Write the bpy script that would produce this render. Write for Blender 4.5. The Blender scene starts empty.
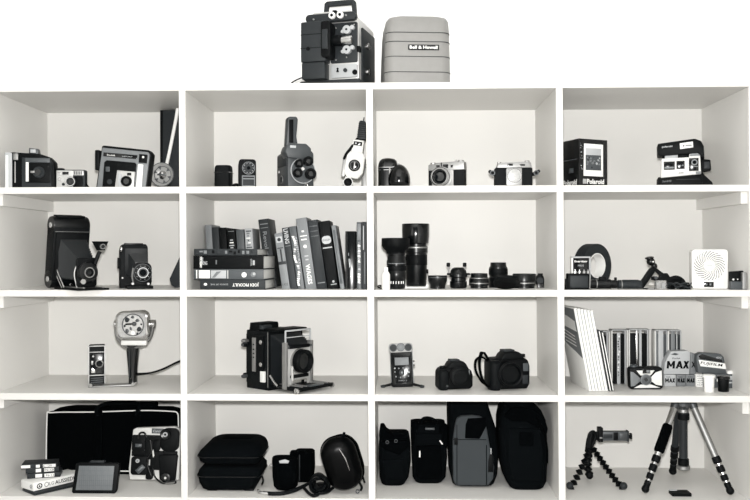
import bpy, bmesh, math, random
from mathutils import Vector, Matrix
PI = math.pi
random.seed(7)
sc = bpy.context.scene
col = sc.collection

# ------------------------------------------------------------------ camera (metres; X right, Y into the wall, Z up)
ZO = 0.80
CAM = Vector((0.08483, -2.41921, -0.00922 + ZO))
F = 850.0
yaw, pit, rol = 0.02966, 0.00248, -0.00134
fwd = Vector((-math.sin(yaw)*math.cos(pit), math.cos(yaw)*math.cos(pit), math.sin(pit)))
r0 = Vector((math.cos(yaw), math.sin(yaw), 0)); u0 = r0.cross(fwd)
rt = math.cos(rol)*r0 + math.sin(rol)*u0
up = -math.sin(rol)*r0 + math.cos(rol)*u0
cd = bpy.data.cameras.new('camera'); cam = bpy.data.objects.new('camera', cd); col.objects.link(cam)
cam.matrix_world = Matrix(((rt.x, up.x, -fwd.x, CAM.x), (rt.y, up.y, -fwd.y, CAM.y), (rt.z, up.z, -fwd.z, CAM.z), (0, 0, 0, 1)))
cd.sensor_width = 36; cd.lens = 36*F/750; cd.clip_start = 0.05
sc.camera = cam

T = 0.019
W = 0.52276
DEP = 0.37411
TOPS = [z+ZO for z in (0.47374, 0.1791, -0.11722, -0.41482, -0.71157)]
OFF = [-0.01099, 0.00408, 0, -0.00363, -0.00713]
LEAN = -0.00539
def divx(d, z): return (d-2)*(W+T) + OFF[d] + LEAN*(z-ZO)

def ray(px, py):
    return rt*((px-375)/F) + up*((250-py)/F) + fwd
def at(px, py, Y):
    d = ray(px, py); k = (Y-CAM.y)/d.y
    return CAM + d*k
def pix(p):
    q = Vector(p)-CAM; z = q.dot(fwd)
    return 375+F*q.dot(rt)/z, 250-F*q.dot(up)/z
def floorY(px, py, z):
    d = ray(px, py); k = (z-CAM.z)/d.z
    return (CAM + d*k).y

# ------------------------------------------------------------------ materials
def mat(name, c, rough=.5, metal=0.0, var=.06, ns=60, bump=0.0, bs=400, coat=0.0, spec=.5, trans=0.0, emit=None, wave=None):
    m = bpy.data.materials.new(name); m.use_nodes = True
    nt = m.node_tree; nd = nt.nodes; lk = nt.links
    b = nd['Principled BSDF']
    b.inputs['Roughness'].default_value = rough
    b.inputs['Metallic'].default_value = metal
    b.inputs['Specular IOR Level'].default_value = spec
    b.inputs['Coat Weight'].default_value = coat
    b.inputs['Transmission Weight'].default_value = trans
    tc = nd.new('ShaderNodeTexCoord')
    n = nd.new('ShaderNodeTexNoise'); n.inputs['Scale'].default_value = ns; n.inputs['Detail'].default_value = 3
    lk.new(tc.outputs['Object'], n.inputs['Vector'])
    r = nd.new('ShaderNodeMixRGB')
    r.inputs[1].default_value = (c[0]*(1-var), c[1]*(1-var), c[2]*(1-var), 1)
    r.inputs[2].default_value = (min(1, c[0]*(1+var)), min(1, c[1]*(1+var)), min(1, c[2]*(1+var)), 1)
    lk.new(n.outputs['Fac'], r.inputs[0]); lk.new(r.outputs[0], b.inputs['Base Color'])
    if wave:                                   # ribs, grilles, page edges: dark lines across the part
        ax, sca, amt = wave
        wv = nd.new('ShaderNodeTexWave'); wv.bands_direction = ax; wv.inputs['Scale'].default_value = sca
        lk.new(tc.outputs['Object'], wv.inputs['Vector'])
        mx = nd.new('ShaderNodeMixRGB'); mx.blend_type = 'MULTIPLY'
        mx.inputs[0].default_value = amt
        lk.new(r.outputs[0], mx.inputs[1]); lk.new(wv.outputs['Color'], mx.inputs[2]); lk.new(mx.outputs[0], b.inputs['Base Color'])
    if bump:
        n2 = nd.new('ShaderNodeTexNoise'); n2.inputs['Scale'].default_value = bs; n2.inputs['Detail'].default_value = 2
        lk.new(tc.outputs['Object'], n2.inputs['Vector'])
        bp = nd.new('ShaderNodeBump'); bp.inputs['Strength'].default_value = bump; bp.inputs['Distance'].default_value = .002
        lk.new(n2.outputs['Fac'], bp.inputs['Height']); lk.new(bp.outputs[0], b.inputs['Normal'])
    return m
def g(v, cool=0.06):      # a neutral with the faint cool cast of the toned print
    return (v*(1-cool), v, v*(1+cool*.7))
PAINT = mat('shelf_paint', (.70, .69, .665), .45, var=.012, ns=6, bump=.03, bs=90)
WALLP = mat('wall_paint', (.94, .94, .935), .6, var=.008, ns=4, bump=.03, bs=60)
NEARP = mat('bounce_wall_grey', (.45, .45, .44), .6, var=.01, ns=4)  # tone set by how much flash the unseen side walls should bounce
FLOORM = mat('floor_carpet', (.30, .29, .28), .9, var=.1, ns=80, bump=.2)
BLK = mat('black_plastic', g(.0022, .3), .55, var=.2, bump=.03, spec=.12)
BLKG = mat('black_gloss', g(.002, .3), .16, var=.1, coat=.15, spec=.4)
SATIN = mat('black_satin', g(.0025, .3), .3, var=.15, bump=.02, spec=.35)
LEATH = mat('black_leatherette', g(.0032, .3), .6, var=.35, ns=300, bump=.25, bs=900, spec=.14)
FAB = mat('black_fabric', g(.0012, .35), .95, var=.3, ns=500, bump=.3, bs=1200, spec=.03)
FAB2 = mat('charcoal_fabric', g(.0026, .3), .95, var=.3, ns=500, bump=.3, bs=1200, spec=.04)
GFAB = mat('grey_fabric', g(.042, .14), .8, var=.12, ns=700, bump=.3, bs=1200, spec=.25)
DK = mat('dark_grey_plastic', g(.022, .15), .55, var=.1, spec=.25)
DK2 = mat('slate_plastic', g(.06, .12), .45, var=.08)
MID = mat('mid_grey', g(.165), .5, var=.06)
LGT = mat('light_grey', g(.42, .03), .5, var=.05)
CRM = mat('pale_plastic', (.66, .66, .64), .45, var=.04)
WHT = mat('white_plastic', (.82, .82, .80), .4, var=.02)
PAP = mat('white_paper', (.80, .80, .78), .8, var=.03)
PAGES = mat('page_edges', (.50, .50, .48), .8, var=.15, ns=400)
CHR = mat('chrome', (.60, .60, .595), .2, 1.0, var=.1, ns=90)
SIL = mat('satin_metal', (.31, .31, .305), .48, .8, var=.06, ns=200)
SILP = mat('silver_paint', (.50, .50, .49), .38, .35, var=.08, ns=150)
GUN = mat('gunmetal', g(.09), .45, .6, var=.1)
GLS = mat('lens_glass', g(.004, .3), .06, var=.1, coat=.3)
CLR = mat('clear_plastic', (.95, .95, .95), .08, trans=.85, var=.01)
BRUSH = mat('brushed_case', (.25, .247, .238), .5, .1, var=.07, ns=50)
BELL = mat('bellows_leather', g(.006, .3), .42, var=.2, spec=.5)
HIPM = mat('glossy_black_shell', g(.0008, .3), .3, var=.1, spec=.1)
FROST = mat('frosted_lamp_glass', (.42, .42, .415), .35, .2, var=.35, ns=160, bump=.5, bs=160)

# ------------------------------------------------------------------ mesh builder, in picture-sized units at the thing's own distance
REG = []
SPLIT = set('''trim_strip side_pocket velcro_flap slot side_knob film_guide button screw buckle strap_end snap pale_panel clamp_screw foot webbing bed_strut strut mount_block label_strip column_lock threading_plate window side_vent insert lamp battery knob wind_knob rewind_knob film_window viewfinder_window zipper_tag metal_end spine_picture clamp_knob'''.split())
class MB:
    def __init__(s, th, name, m, parent=None, label=None, root=False):
        s.th = th; s.name = name; s.m0 = m; s.parent = parent; s.label = label; s.root = root
        s.bm = bmesh.new(); s.mats = [m]; s.M = Matrix.Identity(4); s.ob = None; s.kind = None
        REG.append(s)
    def mi(s, m):
        if m is None: return 0
        if m not in s.mats: s.mats.append(m)
        return s.mats.index(m)
    def put(s, vs, fs, m=None, bev=0, seg=2, mx=None):
        b = bmesh.new()
        vv = [b.verts.new(v) for v in vs]
        for f in fs:
            try: b.faces.new([vv[i] for i in f])
            except ValueError: pass
        bmesh.ops.recalc_face_normals(b, faces=b.faces)
        if bev > 0:
            b.normal_update()
            es = [e for e in b.edges if len(e.link_faces) == 2 and e.calc_face_angle(0) > .5]
            if es: bmesh.ops.bevel(b, geom=es, offset=bev*s.th.s, offset_type='OFFSET', segments=seg, profile=.5, affect='EDGES', clamp_overlap=True)
        k = s.mi(m); X = s.M if mx is None else s.M @ mx
        mp = {}
        for v in b.verts:
            c = X @ v.co
            mp[v] = s.bm.verts.new(c)
        for f in b.faces:
            try:
                nf = s.bm.faces.new([mp[v] for v in f.verts]); nf.material_index = k; nf.smooth = True
            except ValueError: pass
        b.free(); return s
    # box from x0..x1, y0..y1 (picture rows, y1 the lower), w0..w1 into the shelf
    def box(s, x0, x1, y0, y1, w0, w1, m=None, bev=.4, seg=2, mx=None):
        P = s.th.P
        vs = [P(x, y, w) for w in (w0, w1) for y in (y0, y1) for x in (x0, x1)]
        return s.put(vs, [(0, 1, 3, 2), (4, 6, 7, 5), (0, 4, 5, 1), (2, 3, 7, 6), (0, 2, 6, 4), (1, 5, 7, 3)], m, bev, seg, mx)
    def poly(s, pts, w0, w1, m=None, bev=.4, seg=2, mx=None, sh=(0, 0)):
        P = s.th.P; n = len(pts)
        vs = [P(x, y, w0) for x, y in pts] + [P(x+sh[0], y+sh[1], w1) for x, y in pts]
        fs = [tuple(range(n)), tuple(range(2*n-1, n-1, -1))] + [(i, (i+1) % n, n+(i+1) % n, n+i) for i in range(n)]
        return s.put(vs, fs, m, bev, seg, mx)
    def rr(s, x0, x1, y0, y1, w0, w1, r, m=None, bev=.4, mx=None, n=5, seg=2):     # rounded rectangle seen from the front
        pts = []
        for cx, cy, a0 in ((x1-r, y0+r, -90), (x1-r, y1-r, 0), (x0+r, y1-r, 90), (x0+r, y0+r, 180)):
            for i in range(n+1):
                a = math.radians(a0+90*i/n); pts.append((cx+r*math.cos(a), cy+r*math.sin(a)))
        return s.poly(pts, w0, w1, m, bev, seg, mx)
    def loftv(s, levels, m=None, n=5, mx=None):       # levels from the top: (y, x0, x1, w0, w1, corner radius)
        P = s.th.P; vs = []; N = 4*(n+1)
        for (y, x0, x1, w0, w1, r) in levels:
            r = max(.05, min(r, (x1-x0)/2-.01, (w1-w0)/2-.01))
            for cx, cw, a0 in ((x1-r, w0+r, -90), (x1-r, w1-r, 0), (x0+r, w1-r, 90), (x0+r, w0+r, 180)):
                for i in range(n+1):
                    a = math.radians(a0+90*i/n); vs.append(P(cx+r*math.cos(a), y, cw+r*math.sin(a)))
        L = len(levels)
        fs = [tuple(range(N)), tuple(range(L*N-1, (L-1)*N-1, -1))]
        for k in range(L-1):
            for i in range(N):
                j = (i+1) % N
                fs.append((k*N+i, k*N+j, (k+1)*N+j, (k+1)*N+i))
        return s.put(vs, fs, m, 0, 2, mx)
    def loftw(s, levels, m=None, n=5, mx=None):       # levels front to back: (w, x0, x1, y0, y1, corner radius)
        P = s.th.P; vs = []; N = 4*(n+1)
        for (w, x0, x1, y0, y1, r) in levels:
            r = max(.05, min(r, (x1-x0)/2-.01, (y1-y0)/2-.01))
            for cx, cy, a0 in ((x1-r, y0+r, -90), (x1-r, y1-r, 0), (x0+r, y1-r, 90), (x0+r, y0+r, 180)):
                for i in range(n+1):
                    a = math.radians(a0+90*i/n); vs.append(P(cx+r*math.cos(a), cy+r*math.sin(a), w))
        L = len(levels)
        fs = [tuple(range(N)), tuple(range(L*N-1, (L-1)*N-1, -1))]
        for k in range(L-1):
            for i in range(N):
                j = (i+1) % N
                fs.append((k*N+i, k*N+j, (k+1)*N+j, (k+1)*N+i))
        return s.put(vs, fs, m, 0, 2, mx)
    def _rings(s, prof, fn, n, m, mx):
        vs = []; 
        for (r, h) in prof:
            for i in range(n):
                a = 2*PI*i/n; vs.append(fn(max(r, .01), h, a))
        L = len(prof)
        fs = [tuple(range(n)), tuple(range(L*n-1, (L-1)*n-1, -1))]
        for k in range(L-1):
            for i in range(n):
                j = (i+1) % n
                fs.append((k*n+i, k*n+j, (k+1)*n+j, (k+1)*n+i))
        return s.put(vs, fs, m, 0, 2, mx)
    def latz(s, x, w, prof, m=None, n=28, mx=None):   # upright turned shape: prof (radius, picture row)
        P = s.th.P
        return s._rings(prof, lambda r, h, a: P(x+r*math.cos(a), h, w+r*math.sin(a)), n, m, mx)
    def laty(s, x, y, prof, m=None, n=26, mx=None, ex=1.0):    # turned shape facing the room: prof (radius, w)
        P = s.th.P
        return s._rings(prof, lambda r, h, a: P(x+r*math.cos(a)*ex, y+r*math.sin(a), h), n, m, mx)
    def latx(s, y, w, prof, m=None, n=20, mx=None):   # axis left-right: prof (radius, x)
        P = s.th.P
        return s._rings(prof, lambda r, h, a: P(h, y+r*math.cos(a), w+r*math.sin(a)), n, m, mx)
    def disc(s, x, y, r, w0, w1, m=None, n=24, mx=None): return s.laty(x, y, [(r-.15 if r > .5 else r, w0), (r, w0+.15), (r, w1)], m, n, mx)
    def ring(s, x, y, ro, ri, w0, w1, m=None, n=28, mx=None, ex=1.0):
        P = s.th.P; vs = []
        prof = [(ri, w1), (ri, w0), (ro, w0), (ro, w1)]
        for (r, h) in prof:
            for i in range(n):
                a = 2*PI*i/n; vs.append(P(x+r*math.cos(a)*ex, y+r*math.sin(a), h))
        fs = []
        for k in range(4):
            q = (k+1) % 4
            for i in range(n):
                j = (i+1) % n; fs.append((k*n+i, k*n+j, q*n+j, q*n+i))
        return s.put(vs, fs, m, 0, 2, mx)
    def ball(s, x, y, w, r, m=None, n=12, mx=None, sx=1, sy=1, sw=1):
        P = s.th.P; vs = []; fs = []; K = n//2+1
        for k in range(K+1):
            t = PI*(k+.001)/(K+.002)
            for i in range(n):
                a = 2*PI*i/n
                vs.append(P(x+r*sx*math.sin(t)*math.cos(a), y-r*sy*math.cos(t), w+r*sw*math.sin(t)*math.sin(a)))
        fs = [tuple(range(n)), tuple(range((K+1)*n-1, K*n-1, -1))]
        for k in range(K):
            for i in range(n):
                j = (i+1) % n; fs.append((k*n+i, k*n+j, (k+1)*n+j, (k+1)*n+i))
        return s.put(vs, fs, m, 0, 2, mx)
    def tube(s, pts, r, m=None, n=8, flat=1.0, sm=5, mx=None, closed=False):      # pts: (x, y, w) or local Vectors; r may be a list
        P = s.th.P; V = [p if isinstance(p, Vector) else P(*p) for p in pts]
        rs = r if isinstance(r, (list, tuple)) else [r]*len(V)
        if sm > 1 and len(V) > 2:
            o = []; orr = []; L = len(V)
            rng = L if closed else L-1
            for i in range(rng):
                if closed: a, b, c, d = V[(i-1) % L], V[i], V[(i+1) % L], V[(i+2) % L]
                else: a, b, c, d = V[max(i-1, 0)], V[i], V[i+1], V[min(i+2, L-1)]
                for k in range(sm):
                    t = k/sm
                    o.append(.5*((2*b)+(c-a)*t+(2*a-5*b+4*c-d)*t*t+(3*b-a-3*c+d)*t**3))
                    orr.append(rs[i]*(1-t)+rs[(i+1) % L]*t)
            if not closed: o.append(V[-1]); orr.append(rs[-1])
            V, rs = o, orr
        vs = []; L = len(V); S = s.th.s
        ref = Vector((0, 1, 0))
        for i, p in enumerate(V):
            if closed: d = V[(i+1) % L]-V[i-1]
            else: d = V[min(i+1, L-1)]-V[max(i-1, 0)]
            d = d.normalized() if d.length > 1e-9 else Vector((1, 0, 0))
            a = ref - d*ref.dot(d)
            if a.length < .15: a = Vector((0, 0, 1)) - d*d.z
            a.normalize(); b = d.cross(a)
            for k in range(n):
                t = 2*PI*k/n
                vs.append(p + (a*math.cos(t)*flat + b*math.sin(t))*rs[i]*S)
        fs = [] if closed else [tuple(range(n)), tuple(range(L*n-1, (L-1)*n-1, -1))]
        for k in range(L if closed else L-1):
            q = (k+1) % L
            for i in range(n):
                j = (i+1) % n; fs.append((k*n+i, k*n+j, q*n+j, q*n+i))
        return s.put(vs, fs, m, 0, 2, mx)
    def rod(s, p0, p1, r, r1=None, m=None, n=14): return s.tube([p0, p1], [r, r if r1 is None else r1], m, n, sm=1)
    def strap(s, pts, wd, th=.5, m=None, sm=6):         # a flat band: its width lies along w
        return s.tube(pts, [th]*len(pts), m, 8, flat=wd/th, sm=sm)
    def text(s, body, x, y, h, wd=None, w=0, m=None, face='front', rot=0, bold=.0, dep=.15, slant=0.0, mx=None):
        cu = bpy.data.curves.new('lettering', 'FONT'); cu.body = body; cu.align_x = 'CENTER'; cu.align_y = 'CENTER'
        cu.resolution_u = 2; cu.offset = bold; cu.shear = slant
        o = bpy.data.objects.new('lettering', cu); me = o.to_mesh()
        vs = [v.co.copy() for v in me.vertices]; fs = [tuple(p.vertices) for p in me.polygons]
        o.to_mesh_clear(); bpy.data.objects.remove(o)
        if not vs: return s
        lo = [min(v[i] for v in vs) for i in (0, 1)]; hi = [max(v[i] for v in vs) for i in (0, 1)]
        ky = h/(hi[1]-lo[1]); kx = ky if wd is None else wd/(hi[0]-lo[0])
        ca, sa = math.cos(math.radians(rot)), math.sin(math.radians(rot)); P = s.th.P; out = []; N = len(vs)
        for dd in (0, -dep):
            for v in vs:
                a = (v.x-(lo[0]+hi[0])/2)*kx; b = (v.y-(lo[1]+hi[1])/2)*ky
                a, b = a*ca-b*sa, a*sa+b*ca
                if face == 'front': out.append(P(x+a, y-b, w+dd))
                elif face == 'left': out.append(P(w+dd, y-b, x-a))
                else: out.append(P(w-dd, y-b, x+a))
        ff = [tuple(i+N for i in f) for f in fs]
        # lettering is a thin raised film: front face only plus a rim
        ed = {}
        for f in fs:
            for i in range(len(f)):
                e = (f[i], f[(i+1) % len(f)])
                if (e[1], e[0]) in ed: del ed[(e[1], e[0])]
                else: ed[e] = 1
        ff += [(a, b, b+N, a+N) for a, b in ed]
        return s.put(out, ff, m, 0, 2, mx)
    def bellows(s, c0, hw0, hh0, c1, hw1, hh1, n=9, m=None, mx=None):    # c=(x,y,w) centres, half widths and heights
        P = s.th.P; vs = []; K = 2*n+1
        for k in range(K):
            t = k/(K-1); z = 1.0 if k % 2 == 0 else .88
            cx, cy, cw = [c0[i]*(1-t)+c1[i]*t for i in range(3)]
            hw = (hw0*(1-t)+hw1*t)*z; hh = (hh0*(1-t)+hh1*t)*z
            for a, b in ((-1, -1), (1, -1), (1, 1), (-1, 1)): vs.append(P(cx+a*hw, cy+b*hh, cw))
        fs = [(0, 1, 2, 3), (4*K-1, 4*K-2, 4*K-3, 4*K-4)]
        for k in range(K-1):
            for i in range(4):
                j = (i+1) % 4; fs.append((4*k+i, 4*k+j, 4*k+4+j, 4*k+4+i))
        return s.put(vs, fs, m, 0, 2, mx)
    def clusters(s):
        seen = {}; cl = []
        for v0 in s.bm.verts:
            if v0 in seen: continue
            st = [v0]; seen[v0] = 1; isl = []
            while st:
                v = st.pop(); isl.append(v)
                for e in v.link_edges:
                    u = e.other_vert(v)
                    if u not in seen: seen[u] = 1; st.append(u)
            lo = [min(v.co[i] for v in isl)-.0006 for i in range(3)]; hi = [max(v.co[i] for v in isl)+.0006 for i in range(3)]
            cl.append([lo, hi, isl])
        ch = True
        while ch:
            ch = False
            for i in range(len(cl)):
                for j in range(i+1, len(cl)):
                    if all(cl[i][0][k] <= cl[j][1][k] and cl[j][0][k] <= cl[i][1][k] for k in range(3)):
                        cl[i] = [[min(a, b) for a, b in zip(cl[i][0], cl[j][0])], [max(a, b) for a, b in zip(cl[i][1], cl[j][1])], cl[i][2]+cl[j][2]]
                        del cl[j]; ch = True; break
                if ch: break
        return cl
    def done(s):
        if not s.root and s.name in SPLIT:
            cl = s.clusters()
            if 1 < len(cl) <= 40:
                rest = []
                for c in cl[1:]:
                    m = MB(s.th, s.name, s.m0, s.parent, s.label); REG.remove(m); m.mats = s.mats; rest.append(m)
                    mp = {v: m.bm.verts.new(v.co) for v in c[2]}
                    fs = {f for v in c[2] for f in v.link_faces}
                    for f in fs:
                        try:
                            nf = m.bm.faces.new([mp[v] for v in f.verts]); nf.material_index = f.material_index; nf.smooth = True
                        except ValueError: pass
                bmesh.ops.delete(s.bm, geom=[v for c in cl[1:] for v in c[2]], context='VERTS')
                s._done()
                for m in rest: m._done()
                return
        s._done()
    def _done(s):
        me = bpy.data.meshes.new(s.name)
        for v in s.bm.verts:
            if v.co.z < s.th.zmin: v.co.z = s.th.zmin
        s.bm.to_mesh(me); s.bm.free()
        for m in s.mats: me.materials.append(m)
        try: me.set_sharp_from_angle(angle=math.radians(38))
        except Exception: pass
        o = bpy.data.objects.new(s.name, me); col.objects.link(o)
        if s.kind: o['kind'] = s.kind
        if s.root:
            s.th.place(o)
        else:
            o.parent = s.parent.ob if s.parent else s.th.ob
        if s.label and not s.root: o['label'] = s.label
        s.ob = o

class Th:
    def __init__(s, name, label, cat, cx, row, Y=None, by=None, rz=0, group=None, z=None, single=None, zmin=0.0):
        s.name = name; s.label = label; s.cat = cat; s.group = group; s.zmin = zmin
        zf = TOPS[row] if z is None else z
        if Y is None: Y = floorY(cx, by, zf)
        s.Y = Y; s.cx = cx; s.rz = math.radians(rz)
        p = at(cx, 250, Y); q = at(cx+1, 250, Y)
        s.s = q.x-p.x
        # the exact point on the floor of that bay
        py = 250
        for _ in range(6):
            a = at(cx, py, Y); b = at(cx, py+1, Y); py += (zf-a.z)/(b.z-a.z)
        s.yb = py; base = at(cx, py, Y)
        s.loc = Vector((base.x, Y, zf+.0004)); s.ob = None; s.single = single
        if single is None:
            e = bpy.data.objects.new(name, None); col.objects.link(e); e.empty_display_size = .02
            s.place(e); s.ob = e
    def place(s, o):
        o.location = s.loc; o.rotation_euler = (0, 0, s.rz); o['label'] = s.label; o['category'] = s.cat
        if s.group: o['group'] = s.group
        s.ob = o
    def P(s, x, y, w): return Vector(((x-s.cx)*s.s, w*s.s, (s.yb-y)*s.s))
    def Wp(s, px, py, Y):      # local point of a world point given by picture position and distance
        p = at(px, py, Y)-s.loc; c, n = math.cos(-s.rz), math.sin(-s.rz)
        return Vector((p.x*c-p.y*n, p.x*n+p.y*c, p.z))
    def part(s, name, m, parent=None, label=None): return MB(s, name, m, parent, label)
    def mesh(s, m): return MB(s, s.name, m, root=True)
    def spin(s, x, y, deg, w=0, axis='Y'):      # turn about a point of the thing
        p = s.P(x, y, w)
        return Matrix.Translation(p) @ Matrix.Rotation(math.radians(deg), 4, axis) @ Matrix.Translation(-p)
def bold_max(mb, x0, x1, y0, y1, w, th, m, lean=0.0):      # the three heavy letters of the film brand line
    W_ = (x1-x0); a = W_*.40; b = W_*.33; c = W_*.31; H = y1-y0
    def st(p, q, t_=th):
        (ax, ay), (bx, by_) = p, q
        sx = lambda x, y: (x+lean*(y1-y), y)
        mb.poly([sx(ax-t_/2, ay), sx(ax+t_/2, ay), sx(bx+t_/2, by_), sx(bx-t_/2, by_)], w-.12, w+.1, m, bev=.02)
    x = x0+th/2; xr = x0+a-th*.9
    st((x, y0), (x, y1)); st((xr, y0), (xr, y1)); st((x+th*.1, y0), ((x+xr)/2, y1-H*.25), th*.8); st((xr-th*.1, y0), ((x+xr)/2, y1-H*.25), th*.8)
    x = x0+a; st((x+b/2, y0), (x+th*.5, y1)); st((x+b/2, y0), (x+b-th*.5, y1))
    mb.box(x+b*.28, x+b*.74, y0+H*.60, y0+H*.78, w-.12, w+.1, m, bev=.02)
    x = x0+a+b; st((x+th*.6, y0), (x1-th*.5, y1)); st((x1-th*.5, y0), (x+th*.3, y1))
def one(name, label, cat, cx, row, m, **k):
    t = Th(name, label, cat, cx, row, single=True, **k); return t, t.mesh(m)

def struct(name, x0, x1, y0, y1, z0, z1, m, parent=None):
    me = bpy.data.meshes.new(name); b = bmesh.new(); bmesh.ops.create_cube(b, size=1)
    for v in b.verts: v.co = Vector(((x0+x1)/2+v.co.x*(x1-x0), (y0+y1)/2+v.co.y*(y1-y0), (z0+z1)/2+v.co.z*(z1-z0)))
    b.to_mesh(me); b.free(); me.materials.append(m)
    o = bpy.data.objects.new(name, me); col.objects.link(o)
    if parent: o.parent = parent
    else: o['kind'] = 'structure'
    return o
def hexa(name, c, m, parent, bev=.0008):     # c: 8 corners, bottom four then top four
    me = bpy.data.meshes.new(name); b = bmesh.new(); v = [b.verts.new(p) for p in c]
    for f in ((3, 2, 1, 0), (4, 5, 6, 7), (0, 1, 5, 4), (1, 2, 6, 5), (2, 3, 7, 6), (3, 0, 4, 7)): b.faces.new([v[i] for i in f])
    bmesh.ops.recalc_face_normals(b, faces=b.faces)
    bmesh.ops.bevel(b, geom=list(b.edges), offset=bev, segments=2, profile=.5, affect='EDGES')
    b.to_mesh(me); b.free(); me.materials.append(m)
    o = bpy.data.objects.new(name, me); col.objects.link(o); o.parent = parent
    return o
AMB=.08
FLASH=226
# ------------------------------------------------------------------ light: one flash at the camera, a dim room around it
w = bpy.data.worlds.new('world'); sc.world = w; w.use_nodes = True
w.node_tree.nodes['Background'].inputs[0].default_value = (.86, .95, 1.0, 1)
w.node_tree.nodes['Background'].inputs[1].default_value = AMB
fl = bpy.data.lights.new('camera_flash', 'POINT'); fl.shadow_soft_size = .03; fl.energy = FLASH; fl.color = (1, .99, .97)
fo = bpy.data.objects.new('camera_flash', fl); col.objects.link(fo)
fo.location = CAM + up*.085 + fwd*.02
fo.rotation_euler = (fwd).to_track_quat('-Z', 'Y').to_euler()
sc.view_settings.view_transform = 'Standard'; sc.view_settings.look = 'None'
sc.view_settings.exposure = 0; sc.view_settings.gamma = 1; sc.view_settings.use_curve_mapping = False

# ------------------------------------------------------------------ the room around the shelving
XL = divx(0, ZO)-T/2-.012; XR = divx(4, ZO)+T/2+.012
struct('wall_back', XL-.6, XR+.6, DEP+.02, DEP+.12, -.01, 2.4, WALLP)
struct('wall_left', XL-.1, XL, -.02, DEP+.02, -.01, 2.4, WALLP)
struct('bounce_wall_left', XL-.1, XL, -3.2, -.0205, -.01, 2.4, NEARP)  # unseen walls, added to bounce flash onto the shelf sides
struct('bounce_wall_right', XR, XR+.1, -3.2, -.0205, -.01, 2.4, NEARP)  # its unseen match on the right, also added for bounce
struct('wall_right', XR, XR+.1, -.02, DEP+.02, -.01, 2.4, WALLP)
struct('ceiling', -2.6, 2.6, -3.2, DEP+.12, 2.4, 2.5, WALLP)
struct('floor', -2.6, 2.6, -3.2, DEP+.12, -.05, 0, FLOORM)

bk = bpy.data.objects.new('bookcase', None); col.objects.link(bk); bk.location = (0, 0, 0)
bk['label'] = 'white painted wooden bookcase of sixteen open bays filling the whole wall'; bk['category'] = 'bookcase'
zt = TOPS[0]; zb = 0.0
def upright(name, d):
    c = []
    for z in (zb+.0005, zt-T if 0 < d < 4 else zt-T):
        x = divx(d, z)
        c += [(x-T/2, 0, z), (x+T/2, 0, z), (x+T/2, DEP, z), (x-T/2, DEP, z)]
    return hexa(name, c, PAINT, bk)
for d in range(5): upright('side_panel' if d in (0, 4) else 'divider', d)
hexa('top_board', [(divx(0, zt)-T/2, 0, zt-T), (divx(4, zt)+T/2, 0, zt-T), (divx(4, zt)+T/2, DEP, zt-T), (divx(0, zt)-T/2, DEP, zt-T),
                   (divx(0, zt)-T/2, 0, zt), (divx(4, zt)+T/2, 0, zt), (divx(4, zt)+T/2, DEP, zt), (divx(0, zt)-T/2, DEP, zt)], PAINT, bk)
for r in range(1, 5):
    z = TOPS[r]
    for d in range(4):
        a = divx(d, z)+T/2+.0002; b = divx(d+1, z)-T/2-.0002
        hexa('shelf', [(a, .0006, z-T), (b, .0006, z-T), (b, DEP, z-T), (a, DEP, z-T), (a, .0006, z), (b, .0006, z), (b, DEP, z), (a, DEP, z)], PAINT, bk)
struct('back_panel', divx(0, ZO)-T/2, divx(4, ZO)+T/2, DEP, DEP+.006, .02, zt, PAINT, bk)
for r in (1, 2, 3):                                            # the cleats that carry the outer shelves
    z = TOPS[r]-T
    for d, sg in ((0, 1), (4, -1)):
        x = divx(d, z)+sg*T/2; a, b = (x, x+T) if sg > 0 else (x-T, x)
        h = .034 if r != 3 or d == 4 else .027
        hexa('cleat', [(a, .012, z-h), (b, .012, z-h), (b, DEP, z-h), (a, DEP, z-h), (a, .012, z), (b, .012, z), (b, DEP, z), (a, DEP, z)], PAINT, bk)
# ================================================================== on top of the bookcase
t = Th('film_projector', 'dark grey vintage film projector with carrying handle standing on top of the bookcase', 'projector', 340, 0, Y=.11, rz=-14)
b = t.part('base', DK); b.rr(298, 362, 80, 99, -3, 58, 2)
b = t.part('body', SILP); b.poly([(305, 19), (311, 10), (350, 10), (359, 20), (359, 82), (305, 82)], 2, 58, bev=1.5)
q = t.part('side_panel', DK, b); q.poly([(0+360.2, 27), (360.2, 80), (359, 80), (359, 27)], 10, 56, bev=.2); q.box(358.5, 360.6, 26, 81, 12, 56, bev=.8)
for y in (43, 69):
    k = t.part('side_knob', CHR, b, 'chrome side knob'); k.latx(y, 22, [(1, 360.5), (3.2, 361), (3.2, 364), (1.5, 364.6)])
q = t.part('lamp_housing', DK); q.box(303, 329, 23, 63, -13, 3, bev=1.2); q.box(303.6, 328, 63.5, 80, -12, 3, bev=1)
q.box(302.9, 329.2, 35.5, 36.1, -13.15, 3, BLK, bev=.1); q.box(302.9, 329.2, 49, 49.6, -13.15, 3, BLK, bev=.1); q.disc(311, 50, 2.1, -13.6, -12, BLK)
q = t.part('film_gate', BLK); q.rr(325, 335, 24, 60, -16, 2, 3, bev=1); q.box(327, 333, 33, 52, -18, -14, DK, bev=.5)
q = t.part('threading_plate', DK); q.rr(330, 358, 23, 63, 0, 3, 1.5)
for yy in (31, 51):
    k = t.part('film_guide', LGT, q, 'bright metal film guide')
    k.disc(348, yy, 4.2, -4, 1); k.disc(353.6, yy-2, 2.2, -3.5, 1); k.disc(343.4, yy+1.5, 1.7, -3, 1); k.disc(348, yy, 1, -5, -3.8, BLK)
for a, c in ((336, 28), (336, 60), (347, 58), (355, 26)): q.disc(a, c, .7, -1, 0, SIL)
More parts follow.
